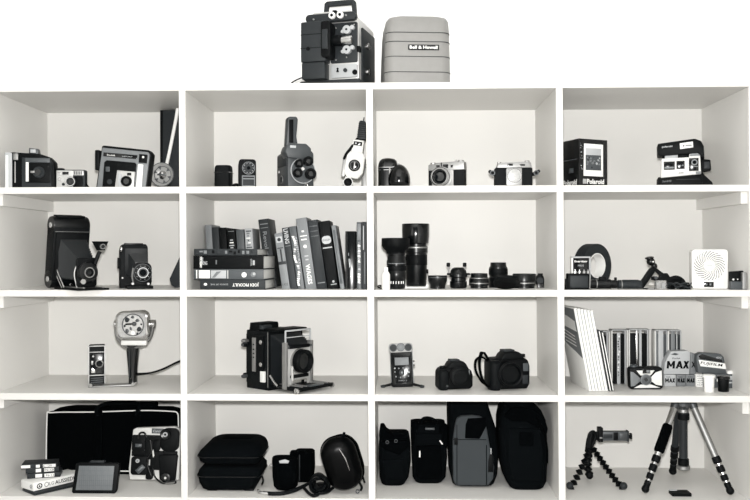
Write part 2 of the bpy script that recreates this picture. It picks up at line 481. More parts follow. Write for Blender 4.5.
k = t.part('projection_lens', BLK, label='black lens barrel with bright tip'); k.latx(42, -5, [(5, 333), (5.4, 337), (5.4, 343), (4.4, 343.5)]); k.latx(42, -5, [(3.6, 343.5), (3.8, 347), (4.3, 349), (4.3, 354), (3, 354.6)], CHR)
q = t.part('control_plate', LGT, label='pale control plate'); q.rr(331, 358, 65, 78, -1, 3, 1); q.disc(338, 69, 1, -2, -1, BLK); q.poly([(336.6, 72.4), (338, 68), (339.4, 72.4)], -2, -1, BLK, bev=.1); q.disc(346, 71, 2, -2.6, -1, DK); q.disc(356, 73.5, 2.6, -2.4, -1, BLK)
q = t.part('latch', BLK); q.box(357.6, 361, 47.5, 53, -1, 5, bev=.3)
q = t.part('top_bar', DK, label='dark rounded bar across the top'); q.rr(305, 358, 13.6, 22, -5, 3, 4.1, bev=1); q.disc(314, 19, .9, -5.8, -5, SIL); q.disc(348, 17.4, .9, -5.8, -5, SIL)
for a in (334, 342.5):
    k = t.part('knob', WHT, q, 'white dial knob'); k.disc(a, 17, 3.4, -8, -4); k.disc(a, 17, 1.5, -9, -7.5, BLK)
q.box(334, 338, 11.5, 14, -6, -2, BLK, bev=.3)
q = t.part('carry_handle', DK); q.poly([(315, 15), (316.5, -4), (319, -6), (347, -6), (349.6, -4), (351, 15), (347, 15), (345.6, -1), (320.4, -1), (319.4, 15)], 20, 26, bev=.8)
c = t.part('power_cord', BLK); c.tube([(307, 76, 6), (302, 74.6, 4), (297, 75.6, 2), (291, 79.5, -2), (286, 84, -4), (282, 88.4, -5)], .75)

t = Th('projector_cover', 'brushed metal projector case standing beside the projector on the bookcase top', 'case', 418, 0, Y=.08, rz=5)
b = t.part('shell', BRUSH); b.loftv([(14, 399, 440, 12, 50, 10), (14.5, 394, 444, 6, 57, 10), (16.5, 389, 448, 1.5, 61, 10), (20, 386.5, 450, 0, 63, 10), (30, 385.5, 450.7, -.5, 64, 10), (56, 384.6, 451.3, -1, 65, 10), (99, 384, 451.8, -1.4, 66, 10)])
q = t.part('seam', DK, b, 'dark seam lines')
for y in (32.3, 41.5, 56.5, 72):
    k = (y-20)/79; q.loftv([(y, 385.9-k*2.5, 450.9+k*1.4, -.9-k*1.4, 63.5+k*2, 10), (y+.55, 385.9-k*2.5, 450.9+k*1.4, -.9-k*1.4, 63.5+k*2, 10)])
q = t.part('name_plate', BLKG, b, 'black name plate with pale lettering'); q.rr(408, 439, 45, 50.4, -2, 0, .4, bev=.1); q.text('Bell & Howell', 423.5, 47.7, 3.3, 28, -2, WHT, bold=.03)

# ================================================================== row 1, first bay
t = Th('instant_camera', 'large black pack film camera with pale left end, far left of top row', 'camera', 6, 1, Y=.014, rz=7)
b = t.part('body', BLK); b.poly([(9, 152.5), (38, 154), (47, 157), (52, 162), (53, 189), (53, 199), (10, 199)], 0, 14, bev=1.3)
q = t.part('end_grip', LGT, label='pale end grip'); q.rr(5, 12, 153, 199, -1, 7, 1.5, bev=.7); q.box(6, 8.5, 156, 199, -1.6, 0, WHT, bev=.2)
q = t.part('strap_lug', SIL); q.box(13.5, 18, 154, 160.5, -2.2, 0); q.rr(14.2, 15.4, 162, 183, -1, 0, .4, SIL)
q = t.part('front_door', DK); q.poly([(22, 158), (50, 160), (50, 189), (50, 199), (22, 199)], -3, 0, bev=.6); q.box(25.5, 49, 158.6, 163, -4, -2, DK2, bev=.3)
l = t.part('lens_panel', BLK, q); l.M = Matrix.Translation((-3.5*t.s, 0, 0)); l.box(31, 53, 163.5, 183, -4.6, -2, bev=.4); l.laty(42.5, 173, [(1.4, -6.2), (1.6, -6.5), (4.6, -7.4), (5.6, -6.5), (5.6, -4)], DK); l.disc(42, 173, 3.2, -7.6, -6.5, GLS); l.box(35, 39, 171.6, 173.6, -7.4, -4, SIL, bev=.2)
l.box(30, 32.6, 163, 182, -5.6, -3, WHT, bev=.3)
q = t.part('viewfinder', GUN); q.poly([(27, 153.5), (27, 148), (35, 148.6), (36, 153.8)], 3, 12, bev=.3); q.box(28.4, 33.6, 149.4, 152.8, 2.4, 4, LGT, bev=.1); b.disc(25.5, 160.5, .8, -.8, 0, LGT)

t = Th('compact_camera', 'small silver and black compact camera beside the large black one, top row', 'camera', 70, 1, Y=.04, rz=4)
b = t.part('body', DK); b.rr(56, 84.5, 170, 199, 0, 9, 1.5, bev=.6); b.box(53, 62.5, 168.3, 172, 1, 8, BLK, bev=.4)
q = t.part('front_plate', SILP); q.rr(57, 73, 170.8, 199, -1, 0, .8); q.box(73, 83.6, 171, 175.6, -1.2, 0, SILP, bev=.2); q.box(58.5, 61, 172.3, 174.6, -1.5, -.8, CHR, bev=.1); q.box(63, 69, 172.2, 175, -1.6, -.8, BLKG, bev=.1)
q.box(74.2, 82.6, 176.8, 199, -1.4, 0, BLK, bev=.3); q.disc(60.5, 179.5, 1.9, -2, -.8, CHR); q.disc(64, 184.5, 1.4, -2, -.8, DK)
for i in range(5): q.box(74.5+i*1.7, 75.2+i*1.7, 171.6, 175, -1.5, -1, DK, bev=.05)
l = t.part('lens', DK); l.laty(71.4, 182, [(4.9, 0), (5, -3), (4.4, -3.8), (3.4, -3.8), (2.8, -2.4), (.2, -2.2)]); l.ring(71.4, 182, 4.6, 3.8, -4, -3, CHR); l.disc(71.4, 182, 2.9, -3, -2, GLS)
c = t.part('wrist_strap', BLK); c.tube([(84, 183, 4), (87, 187, 3), (88.4, 191, 3), (85, 190.5, 2)], .9)

t = Th('instant_camera', 'grey framed instant camera leaning right in the first bay of the top row', 'camera', 120, 1, Y=.06, rz=3)
b = t.part('body', BLK); b.poly([(101.5, 146.5), (103, 145.6), (148, 150.3), (151, 154), (146.5, 199), (95.5, 199)], 2, 16, bev=1.5); b.box(94.2, 99, 150, 170, 3, 12, bev=1)
f = t.part('front_frame', MID, label='grey front frame'); f.poly([(102.5, 148), (147.5, 152.4), (149.3, 155), (145, 199), (97, 199)], 0, 3, bev=.7)
q = t.part('name_strip', BLKG, f); q.poly([(104, 152.8), (137.2, 155.6), (137, 159.6), (103.6, 156.6)], -.5, 1, bev=.1); q.text('Kodak', 111.5, 155.6, 1.7, 8, -.6, WHT, rot=-4); q.text('INSTANT', 127.5, 157, 1.1, 10, -.6, LGT, rot=-4)
q = t.part('flash_window', BLK, f); q.poly([(139, 154.4), (147.4, 155.2), (146.6, 163.8), (138.4, 163)], -.6, 1, bev=.3); q.ball(143, 157.6, -.6, 1.2, WHT)
q = t.part('lens_well', BLK, f); q.poly([(107, 160.6), (135, 163), (136.5, 165), (134, 199), (102.5, 199), (104.5, 162.5)], -.5, 1, bev=.4); q.rr(106, 110, 167, 172, -.8, 0, .5, DK2); q.disc(110, 182, 2.6, -1, 0, DK)
q = t.part('shutter_block', SILP, f, 'silver block around the lens'); q.poly([(118, 170.8), (135.4, 172.4), (134, 199), (115.6, 199)], -3.4, 0, bev=.5); q.box(119, 122.6, 174, 199, -4, -3, LGT, bev=.2); q.box(128, 132, 173.4, 176, -4, -3, BLKG, bev=.1)
q.laty(127.5, 181.8, [(5.2, -3), (5.2, -6), (4.6, -6.8), (3.8, -6.8), (3, -5)], BLK); q.disc(127.5, 181.8, 3, -5.6, -5, GLS)
q = t.part('pale_strip', WHT, f, 'white strip beside the lens'); q.poly([(138, 164.6), (143, 165), (141.4, 199), (135.6, 199)], -.8, 1, bev=.2)

t, b = one('album', 'tall dark upright album in the right end of the first top bay', 'album', 170, 1, DK, Y=.30)
b.box(160, 190, 110.8, 199, 0, 12, bev=.5); b.box(160.4, 163, 111, 199, -.3, .2, BLK, bev=.1)

t = Th('flash_gun', 'round chrome flash reflector with a slim pale arm leaning on the dark album', 'flash', 162.5, 1, Y=.13)
b = t.part('reflector', SILP); b.laty(162.5, 175, [(2.2, 5), (6, 4), (9.5, 1.5), (11.4, -2.2), (11.8, -2.6), (11.3, -2.9), (9, .6), (5.5, 2.8), (2, 3.6), (.1, 3.6)], n=32)
b.ring(162.5, 175, 12, 11.3, -3, -2.2, GUN); b.ring(162.5, 175, 8.6, 8, .6, 1.4, GUN)
for a_ in (20, 75, 140, 200, 250, 320): b.poly([(162.5+5*math.cos(math.radians(a_)), 175+5*math.sin(math.radians(a_))), (162.5+9*math.cos(math.radians(a_-12)), 175+9*math.sin(math.radians(a_-12))), (162.5+9*math.cos(math.radians(a_+12)), 175+9*math.sin(math.radians(a_+12)))], -.6, 0, GUN, bev=.1)  # dark wedges imitate reflections in the chrome bowl
q = t.part('bulb', CHR, b); q.ball(162.5, 175, 0, 4.2); q.disc(162.5, 178.4, 1.2, -5, 0, BLK); q.box(158.5, 166.5, 174.2, 176, -4.6, -3.8, GUN, bev=.2)
q = t.part('arm', WHT, label='slim pale arm'); q.tube([t.P(163, 170, 8), t.P(166.4, 150, 12), t.P(171.6, 118, 16), t.P(173.4, 106.5, 16)], [1.7]*4, sm=4)
q = t.part('foot', BLK); q.box(157, 168, 186.4, 199, -2, 8, bev=.8); q.box(160, 165, 181, 190, 4, 7)

# ================================================================== row 1, second bay
t, b = one('lens_case', 'small black lens case at the left wall of the second top bay', 'case', 222, 1, LEATH, Y=.19)
b.loftv([(165.2, 215.5, 229, 1, 15, 3), (166.6, 214.4, 229.8, 0, 16, 3), (169, 214, 230, 0, 16, 3), (199, 213.6, 230.2, 0, 16, 3)]); b.box(213.8, 230.3, 172, 172.7, -.2, 16.2, BLKG, bev=.1)
t, b = one('wrist_strap', 'black loop of strap lying between the lens case and the small movie camera', 'strap', 234, 1, BLK, Y=.12)
b.tube([(229, 189, 4), (232, 186, 3), (236, 184.6, 4), (239, 187, 5), (236, 189.6, 8), (231, 189.6, 8)], 1.6, closed=True)
t = Th('movie_camera', 'small upright black movie camera with a round grey dial, second top bay', 'camera', 247, 1, Y=.08, rz=12)
b = t.part('body', BLK); b.rr(239, 256, 159.3, 199, 0, 34, 3, bev=1.2)
q = t.part('dial', DK, label='round grey dial'); q.laty(248.5, 168.4, [(5.9, 0), (6, -1.6), (5.2, -2.2), (4.4, -1.2), (2.4, -1.2), (2.2, -2), (.1, -2)]); q.ring(248.5, 168.4, 6.3, 5.7, -1.8, -.6, MID)
for i in range(10): q.disc(248.5+4.7*math.cos(i*.628), 168.4+4.7*math.sin(i*.628), .4, -2.3, -1.4, LGT, n=6)
q = t.part('lens', GLS, q); q.disc(248.5, 168.4, 1.8, -2.6, -1.8)
q = t.part('meter_plate', SILP, label='silver plate under the dial'); q.rr(242, 255, 175.6, 187.4, -.8, .4, .5, MID); q.box(243, 254, 177, 178.2, -1.1, -.5, BLK, bev=.1); q.box(243, 254, 179.6, 185.6, -1.1, -.5, DK, bev=.1)

TUR = mat('turret_camera_paint', g(.045, .12), .5, var=.12)
t = Th('movie_camera', 'tall grey movie camera with a turret of four lenses and raised viewfinder handle', 'camera', 288, 1, Y=.07, rz=24)
b = t.part('body', TUR); b.poly([(288, 152.5), (291, 150), (313, 150), (315, 153), (315, 199), (288, 199)], 0, 40, bev=1)
q = t.part('side_dial', SIL, b); 
q.put([], [])
for r_, m_, o_ in ((4.2, SIL, .5), (3.2, DK, .9)):
    q.latx(178, 22, [(r_, 288), (r_, 288-o_), (r_-.4, 288-o_-.2)], m_)
k = t.part('side_plate', DK, b); k.box(287.2, 288.6, 154, 165, 4, 36, bev=.3); k.box(286.9, 288.6, 168, 171, 30, 36, SIL, bev=.2)
q = t.part('turret', DK2, label='grey turret disc'); q.laty(303, 170.5, [(12.4, .4), (12.8, -1), (12.4, -2.4), (.1, -2.4)])
for x, y, r in ((297, 164, 4.2), (306.5, 161.5, 4.8), (295.6, 173.5, 4.6), (309, 174, 5.6)):
    l = t.part('turret_lens', BLK, q, 'black stubby lens'); l.laty(x, y, [(r*.8, -2), (r*.8, -6), (r, -6.4), (r, -10), (r*.85, -10.6), (r*.62, -10.4), (r*.5, -8.4), (.1, -8)]); l.disc(x, y, r*.5, -9, -8, GLS)
q.disc(302.4, 168.8, 1.8, -4, -2, CHR); q.ring(303, 170.5, 12.9, 12.2, -2.7, -1, LGT)
q = t.part('film_guard', CHR); q.tube([(303, 189, -2), (306, 183, -3), (308, 188, -3), (307, 194, -2)], .6)
h = t.part('viewfinder_mount', TUR); h.poly([(284, 152), (286, 146.5), (291, 143.6), (306, 143.6), (311, 148), (311.6, 157), (306, 159.5), (287, 158)], -4, 14, bev=1); h.box(289, 295, 146, 148.4, -4.6, -3.6, LGT, bev=.1)
h = t.part('handle', TUR); h.poly([(286.6, 146), (288.2, 119), (289.6, 116.6), (297, 116.4), (298.6, 118.6), (297, 136), (298.6, 146)], 0, 10, bev=.9); h.box(289, 293.6, 119.5, 143, -.6, 0, BLK, bev=.3)

t = Th('movie_camera', 'tilted white and black hand held movie camera with dark grip on top', 'camera', 350, 1, Y=.10)
A = t.spin(351, 184, 8)
b = t.part('body', CRM); b.M = A; b.poly([(343, 156), (346, 151.5), (358.5, 151.5), (361.5, 156), (361.5, 172), (357, 178.5), (346, 178.5), (342.4, 173)], -2, 22, bev=1.2); b.box(346.6, 358.2, 139.5, 153, -1, 16, CRM, bev=1); b.box(344, 350, 177, 187, 0, 18, CRM, bev=1)
q = t.part('dial', BLKG, b, 'black round dial'); q.M = A; q.laty(352, 165.6, [(5.9, -1.5), (5.9, -3), (5, -3.6), (.1, -3.6)]); q.ring(352, 165.6, 4.4, 4.1, -3.9, -3.4, MID); q.box(351.4, 352.6, 162, 169, -4, -3.6, SIL, bev=.1)
q = t.part('window', BLKG, b); q.M = A; q.box(348, 356.6, 141.4, 145.4, -1.8, 0, bev=.3); q.disc(350.4, 143.4, .9, -2.2, -1.6, LGT); q.disc(354.2, 143.4, .9, -2.2, -1.6, LGT)
q = t.part('flange', SIL, b); q.M = A; q.rr(339.6, 343.8, 158, 178, 2, 14, 2, bev=.6)
q = t.part('lens', BLK); q.laty(348.2, 182.6, [(4.6, 2), (4.8, -3.4), (4, -4), (3, -3), (.1, -2.6)]); q.ring(348.2, 182.6, 4.9, 4.2, -3.9, -3, SIL)
q = t.part('grip', DK, label='dark ribbed grip'); q.M = A; q.poly([(350.6, 138), (350.2, 121), (351.4, 119.5), (356, 119.5), (358, 122), (359.4, 138)], 2, 13, bev=1)
for i in range(7): q.box(350.1, 358.7, 122.6+i*2.1, 123.3+i*2.1, 1.7, 13.3, BLK, bev=.1)
q.disc(354.4, 117.6, .6, 5, 7, BLK); q.box(353.8, 355, 115.4, 120, 6, 8, GUN, bev=.2)
q = t.part('strap', BLK, label='black hand strap'); q.tube([(357.5, 138, 2), (352, 147, 0), (346.6, 154, 0), (343.6, 159, 2)], [1.1, 1.6, 1.6, 1.1])
t, b = one('film_tin', 'grey metal tin behind the tilted movie camera, against the divider', 'tin', 364, 1, SIL, Y=.20)
b.box(361.5, 367.6, 164, 199, 0, 16, bev=.8); b.box(361.4, 367.7, 167, 167.8, -.2, 16.2, DK, bev=.1)

# ================================================================== row 1, third bay
t = Th('camera_case', 'shiny black leather camera case with domed lid in the third top bay', 'case', 393, 1, Y=.08)
b = t.part('case_body', BLKG); b.loftv([(167, 379, 396, 2, 22, 5), (168.5, 378.2, 397, 0, 24, 5), (199, 378, 397, 0, 24, 5)])
q = t.part('lid', BLKG); q.loftv([(157.2, 384, 391, 8, 16, 4), (158, 381.5, 394.5, 5, 20, 6), (160.2, 379.4, 396.8, 2, 23, 6), (164, 378.2, 397.6, -.4, 24.4, 6), (167, 378, 397.6, -.8, 24.8, 6)])
q = t.part('piping', SIL, q, 'pale piping'); q.loftv([(167, 377.8, 397.9, -1, 25, 6), (167.6, 377.8, 397.9, -1, 25, 6)]); q.loftv([(169.6, 377.8, 397.4, -.4, 24.4, 6), (170.1, 377.8, 397.4, -.4, 24.4, 6)])
q = t.part('lens_nose', BLKG, label='bulging rounded nose'); q.ball(399, 180.5, 4, 11.4, n=24, sx=1.0, sy=1.45, sw=1.25)
q = t.part('strap', BLK); q.box(381, 383.6, 168, 199, -.8, .4, bev=.2); q.box(389, 390.4, 168, 199, -.8, .4, SIL, bev=.2); q.tube([(392, 167.4, -1), (396, 166, 1), (398.6, 163.4, 4), (400.6, 165, 5)], .5, LGT)

t = Th('film_camera', 'chrome topped rangefinder camera facing left in the third top bay', 'camera', 442.5, 1, Y=.07, rz=-16)
b = t.part('body', LEATH); b.rr(428, 464.5, 168.5, 199, 0, 12, 2, bev=.6)
q = t.part('top_plate', SIL, label='bright metal top plate'); q.poly([(428, 170.6), (428, 164.6), (435, 164), (436, 162.8), (455, 162), (464.5, 162), (464.6, 170.2)], -.4, 12.4, bev=.6); q.box(436.4, 439.8, 165.2, 168.4, -1, 0, BLKG, bev=.1); q.box(443, 448.5, 164.6, 168.4, -1, 0, BLKG, bev=.1); q.box(441, 442, 162.6, 169.8, -1, 0, BLK, bev=.1); q.box(451, 453.4, 165.4, 168, -1, 0, BLKG, bev=.1)
k = t.part('wind_knob', CHR, q); k.latz(460, 6, [(2.8, 160.2), (3.3, 160.8), (3.3, 162.4)], n=18)
k = t.part('rewind_knob', CHR, q); k.latz(431.5, 6, [(2.6, 162), (3, 162.6), (3, 164.8)], n=18); k.latz(455, 6, [(1, 159.6), (1, 162)], n=10)
q = t.part('front_plate', SIL); q.rr(432, 454, 169.6, 199, -1.6, 0, 2)
l = t.part('lens', SIL, label='chrome lens with dark glass'); l.laty(442, 177.6, [(10.6, -1), (10.6, -3.4), (9.6, -3.6), (9.6, -7), (10, -7.2), (10, -8.4), (8.6, -9), (8.6, -12), (7.8, -12.4), (6.6, -12), (5.6, -9)], n=36)
k = t.part('front_element', GLS, l); k.laty(442, 177.6, [(6.4, -9), (6.4, -11), (6, -11.2), (4.4, -9.6), (.1, -9.2)]); l.ring(442, 177.6, 9.7, 9.2, -8.9, -7.4, BLK); l.ring(442, 177.6, 8, 6.4, -12.3, -11, BLK)

t = Th('film_camera', 'black and chrome folding camera with strap lugs, right side of third top bay', 'camera', 513, 1, Y=.06)
b = t.part('body', LEATH); b.rr(495, 532.6, 167, 199, 0, 11, 2.4, bev=.6)
q = t.part('top_plate', SIL, label='bright metal top plate'); q.poly([(497, 168), (498, 163.4), (501, 162.8), (527, 161.6), (531, 162.4), (531.8, 168)], 0, 11, bev=.5); q.box(507.5, 513, 163.6, 165.8, -.5, .5, BLKG, bev=.1); q.box(519.5, 525, 164.2, 166, -.5, .5, BLKG, bev=.1)
k = t.part('wind_knob', CHR, q); k.latz(528, 6, [(2.2, 160), (2.6, 160.5), (2.6, 162.6)], n=16); k.latz(499.8, 6, [(1.9, 161.4), (2.2, 161.8), (2.2, 163.6)], n=16)
l = t.part('lens_door', SIL, label='bright square lens door'); l.rr(506, 522, 168.4, 185.8, -3, 0, 1.4); l.laty(514, 176.2, [(7, -3), (7, -4.6), (6, -5), (.1, -5)], FROST); l.box(521.4, 522.8, 169, 186, -3.3, -1, BLK, bev=.1); l.ring(514, 176.2, 7.2, 6.7, -4.9, -3, CHR)
for x0, x1, s_ in ((489.4, 495.6, 1), (532.4, 540, -1)):
    k = t.part('strap_lug', BLK, label='short black strap end'); k.tube([(x0 if s_ > 0 else x1, 170.5, 3), ((x0+x1)/2, 173, 2), (x1 if s_ > 0 else x0, 174.5, 4)], [1.5, 2.2, 1.6], flat=.8)
    k.ring((x0+x1)/2, 173, 2.6, 1.7, -.8, .6, GUN)

# ================================================================== row 1, fourth bay
t = Th('camera_box', 'glossy black box with a framed snapshot printed on its front', 'box', 579, 1, Y=.05, rz=22)
b = t.part('carton', BLKG); b.poly([(579, 138), (613, 138.6), (613, 199), (579, 199)], 0, 36, bev=.5)
q = t.part('picture_print', PAP, label='white bordered snapshot'); q.poly([(585, 143), (607.6, 143.4), (607.6, 176), (584.4, 175.6)], -.3, .3, bev=.1)
q.box(586.6, 605, 147.6, 154.6, -.5, 0, LGT, bev=.05); q.box(586.6, 605, 154.4, 169.8, -.5, 0, DK2, bev=.05)
for i in range(26):
    x = 587.6+random.random()*16; y = 156+random.random()*12; r = .5+random.random()*1.0
    q.disc(x, y, r, -.6, -.4, random.choice([MID, DK, LGT, MID, DK2]), n=8)
q = t.part('lettering', WHT, label='white lettering'); q.box(583.6, 587.8, 178.6, 183.6, 0, .1, MID, bev=.05)
for i in range(5): q.box(583.6, 587.8, 178.9+i, 179.3+i, -.15, .1, WHT, bev=.02)
q.text('Polaroid', 598.6, 181.2, 5, 20.5, -.1, WHT, bold=.03, dep=.12)
q.text('Polaroid', 16, 181.6, 5.6, 24, 579, WHT, face='left', bold=.02, dep=.12)
q = t.part('end_print', DK2, label='dim picture on the narrow side'); q.box(578.7, 579.1, 158, 159, 4, 34, bev=.05); q.poly([(578.7, 170), (578.7, 172), (579.1, 172), (579.1, 166)], 10, 18, bev=.05)
for k in range(14):
    b.disc(580.6+random.random()*2.4, 141+random.random()*28, .35+.3*random.random(), -.2, 0, random.choice([MID, LGT]), n=7)

t = Th('instant_camera', 'black and cream instant camera opened up, right half of the fourth top bay', 'camera', 680, 1, Y=.06, rz=-14)
b = t.part('body', BLK); b.poly([(659, 176.5), (702, 174), (711, 183), (712, 199), (659, 199)], 2, 34, bev=.8); b.poly([(664, 150), (700, 150), (703, 176), (663, 178)], 4, 26, bev=.6)
h = t.part('flash_housing', BLK); h.poly([(658.6, 143), (694, 139), (700, 141.6), (702.4, 147), (703, 160), (697, 153.6), (664, 155.4), (659, 155)], -3, 22, bev=1)
h.text('polaroid', 667.6, 146.4, 2.4, 10, -3.1, LGT, rot=2, bold=.02)
q = t.part('sticker', PAP, h, 'white sticker'); q.poly([(679.6, 143.4), (692, 142), (692.4, 147.8), (680, 149.2)], -3.3, -2.9, bev=.05); q.disc(683.4, 146, .8, -3.5, -3.2, BLK, n=10); q.box(685, 691, 145, 146.3, -3.45, -3.2, MID, bev=.05)
f = t.part('front_panel', CRM, label='cream front panel'); f.poly([(662.4, 158), (688.6, 157.4), (689, 154), (699, 153.4), (700, 174.6), (661.6, 177.6)], -1, 5, bev=.5); f.box(665.6, 678, 154.6, 158.8, 0, 4, LGT, bev=.2); f.box(680, 688, 154.6, 157.6, 0, 4, BLK, bev=.2); f.poly([(690, 151.4), (698, 151), (699, 156), (689.4, 156.4)], -2, 3, MID, bev=.2); f.box(695, 699.6, 172, 174.6, -1.5, 0, MID, bev=.1)
q = t.part('viewfinder_window', BLKG, f); q.box(664.4, 675, 161.2, 169.6, -1.7, 0, bev=.3); q.box(665, 674, 166.6, 168.4, -1.9, -1, MID, bev=.1); q.box(676.6, 684.4, 160.8, 169, -1.7, 0, bev=.3)
for i in range(3): q.disc(678.4+2.1*i, 165.6, .8, -2, -1.5, MID, n=10)
q = t.part('lens_window', BLKG, f); q.box(688.4, 697.6, 158.4, 171.4, -1.8, 0, bev=.4); q.disc(693.6, 162.8, 3.1, -2.6, -1.5, MID); q.disc(693.6, 162.8, 1.9, -3, -2.4, GLS); q.box(689, 697, 166.6, 167.4, -2.1, -1.5, MID, bev=.05)
f.text('600', 681, 173, 1.6, 4.6, -1.1, BLK, rot=2)
q = t.part('film_door', BLK); q.poly([(659.6, 178), (700.4, 175.6), (701, 184), (701, 199), (659.6, 199)], -4, 3, bev=.6); q.text('Sun600', 667.2, 181.2, 1.9, 8.5, -4.1, MID, rot=2); q.box(676, 698, 179.6, 180.1, -4.2, -3.9, DK, bev=.05)
q = t.part('hand_strap', BLK); q.M = Matrix.Translation((-3*t.s, 0, 0)); q.poly([(701, 158), (712.8, 159.6), (713.4, 170.4), (706, 171.6), (701, 169)], 8, 20, bev=.8); q.box(706.6, 712, 161.6, 168.6, 7.4, 8.6, DK, bev=.3)
# ================================================================== row 2, first bay
t = Th('folding_camera', 'large black folding bellows camera standing open in the first bay, second row', 'camera', 72, 2, by=288.6, rz=45)
A = t.spin(72, 289, 8, axis='X')
b = t.part('body', LEATH); b.M = A; b.box(51, 87, 228, 281, 0, 17, bev=.6)
for y in (227, 280):
    b.latx(y, 9, [(8.5, 51), (8.9, 52), (8.9, 86), (8.5, 87)], SATIN, n=24)
q = t.part('trim_strip', SIL, b); q.M = A; q.box(52, 86, 232, 232.4, -.4, .2, bev=.05); q.box(55, 83, 217, 219, 4, 14, BLK, bev=.4)
for y in (227, 280):
    q.latx(y, 9, [(2.6, 51), (2.6, 50.2), (1.8, 50)], SILP)
f = t.part('door_frame', BLK, b); f.M = A; f.box(52.6, 85.4, 233, 279, -2.5, 0, bev=.5)
bl = t.part('bellows', BELL); bl.bellows((69, 257, -4.5), 14.5, 21, (69, 269, -37), 8, 11, 10)
s_ = t.part('lens_standard', BLK); s_.M = Matrix.Translation((-3*t.s, -4*t.s, 0)); s_.rr(62, 82, 258, 286, -36, -33, 3); s_.tube([(63, 286, -34), (60.6, 272, -34), (66, 259, -34)], .7, SIL)
l = t.part('lens', SATIN, s_, 'round black shutter with lens'); l.M = s_.M; l.laty(72, 272, [(9.6, -36), (9.8, -39), (8.8, -40), (5, -40.4), (4.6, -42), (3.4, -42), (2.6, -40.6), (.1, -40.4)]); l.ring(72, 272, 5, 4.2, -42.3, -41, SIL); l.disc(66.4, 280.6, 2.6, -41, -38, CHR, n=14)
v = t.part('brilliant_finder', BLK, s_, 'small raised viewfinder'); v.M = Matrix.Translation((3*t.s, -6*t.s, 0)); v.tube([(73, 264, -36), (75.6, 256, -37), (77.6, 252, -38)], 2); v.loftv([(242.4, 71, 84, -43, -33, 1), (244, 71.6, 83.4, -42.4, -33.6, 1), (251, 74.8, 81, -41, -35, 1)]); v.disc(77.8, 247.4, 2.2, -43.4, -41, GLS); v.ring(77.8, 247.4, 2.6, 2, -43.6, -41.6, SIL)
d = t.part('drop_bed', BLK); d.box(54, 85, 286.8, 288.9, -54, 0, bev=.4); d.box(60, 62, 285.8, 286.8, -52, -4, SIL, bev=.2); d.box(79, 81, 285.8, 286.8, -52, -4, SIL, bev=.2)
k = t.part('strut', CHR, d, 'bright side strut'); k.rod(t.P(55.6, 286.8, -20), t.P(54.8, 268, -3), .8); k.rod(t.P(55.2, 287, -16), t.P(54.8, 273, -1), .6); k.disc(60, 284, 1.4, -26, -24)

t = Th('folding_camera', 'smaller black folding camera with a round silver ringed lens, second row', 'camera', 134, 2, by=288, rz=22)
b = t.part('body', LEATH); b.poly([(120.6, 251), (121.6, 246.4), (124, 244.6), (145.6, 244.6), (147.4, 247), (147.8, 290), (120.6, 290)], 0, 15, bev=1.2); b.box(118.6, 121, 258, 269, 3, 9, BLK, bev=.6); b.box(125, 143, 243.6, 245.2, 3, 11, SATIN, bev=.4)
q = t.part('roller_end', CHR, b); q.ball(122, 249.6, 0, 1.7, sy=1.6); b.disc(123, 278, .9, -.8, 0, SIL)
bl = t.part('bellows', BELL); bl.bellows((136, 262, 0), 10.5, 13, (140, 271, -13), 6, 8.6, 6)
s_ = t.part('lens_standard', BLK); s_.rr(131.6, 149.6, 262.6, 287, -16, -13.4, 6); s_.tube([(132, 268, -16), (131, 276, -17), (132.4, 284, -16)], .8, SIL)
l = t.part('lens', SATIN, s_, 'round lens ringed in silver'); l.laty(140.8, 272.6, [(8.6, -15), (8.8, -18), (7.6, -19), (5, -19.4), (4.6, -21.6), (3.4, -21.6), (2.4, -20), (.1, -20)]); l.ring(140.8, 272.6, 5.2, 4.4, -22, -20.6, LGT); l.ring(140.8, 272.6, 8.7, 8.3, -18.6, -17, DK2); l.disc(140.8, 272.6, 2.8, -21, -20, GLS)
for a in range(10): l.disc(140.8+6.6*math.cos(a*.63), 272.6+6.6*math.sin(a*.63), .35, -19.6, -18.6, LGT, n=6)
d = t.part('drop_bed', BLK); d.box(125.6, 150, 285.4, 288, -26, 0, bev=.4); d.disc(131, 283, 1.3, -24, -18, SIL, n=12); d.disc(145.6, 283.4, 1.3, -24, -18, SIL, n=12)

t, b = one('leather_pouch', 'dark wedge shaped pouch half hidden by the first divider, second row', 'pouch', 175, 2, DK, by=287.6)
b.poly([(169.2, 279), (180, 256), (182.2, 256), (182.2, 288.6), (175.6, 288.4), (171, 285.6)], 0, 16, bev=1.6, seg=3)

# ================================================================== row 2, second bay: the books
def cover(name, label, cx, x0, x1, y0, y1, dep, mcov, Y, rz=0, group=None, tilt=0, tx=None, pal=None, axis='z', zmin=0):
    t = Th(name, label, 'book', cx, 2, Y=Y, rz=rz, group=group, zmin=zmin)
    M_ = t.spin(tx if tx is not None else x0, t.yb, -tilt) if tilt else Matrix.Identity(4)
    c = t.part('cover', mcov); c.M = M_
    p = t.part('pages', PAGES); p.M = M_
    if axis == 'z':       # upright: spine faces the room
        e = .55
        c.box(x0, x1, y0, y1, 0, 1.0, bev=.35); c.box(x0, x0+e, y0, y1, .4, dep, bev=.15); c.box(x1-e, x1, y0, y1, .4, dep, bev=.15)
        p.box(x0+e, x1-e, y0+1.2, y1-1.0, .9, dep-1.2, bev=.1)
    else:                 # lying flat
        e = .6
        c.box(x0, x1, y0, y1, 0, 1.0, bev=.35); c.box(x0, x1, y0, y0+e, .4, dep, bev=.15); c.box(x0, x1, y1-e, y1, .4, dep, bev=.15)
        p.box(x0+1.2, x1-1.2, y0+e, y1-e, .9, dep-1.2, bev=.1)
    return t, c, p, M_
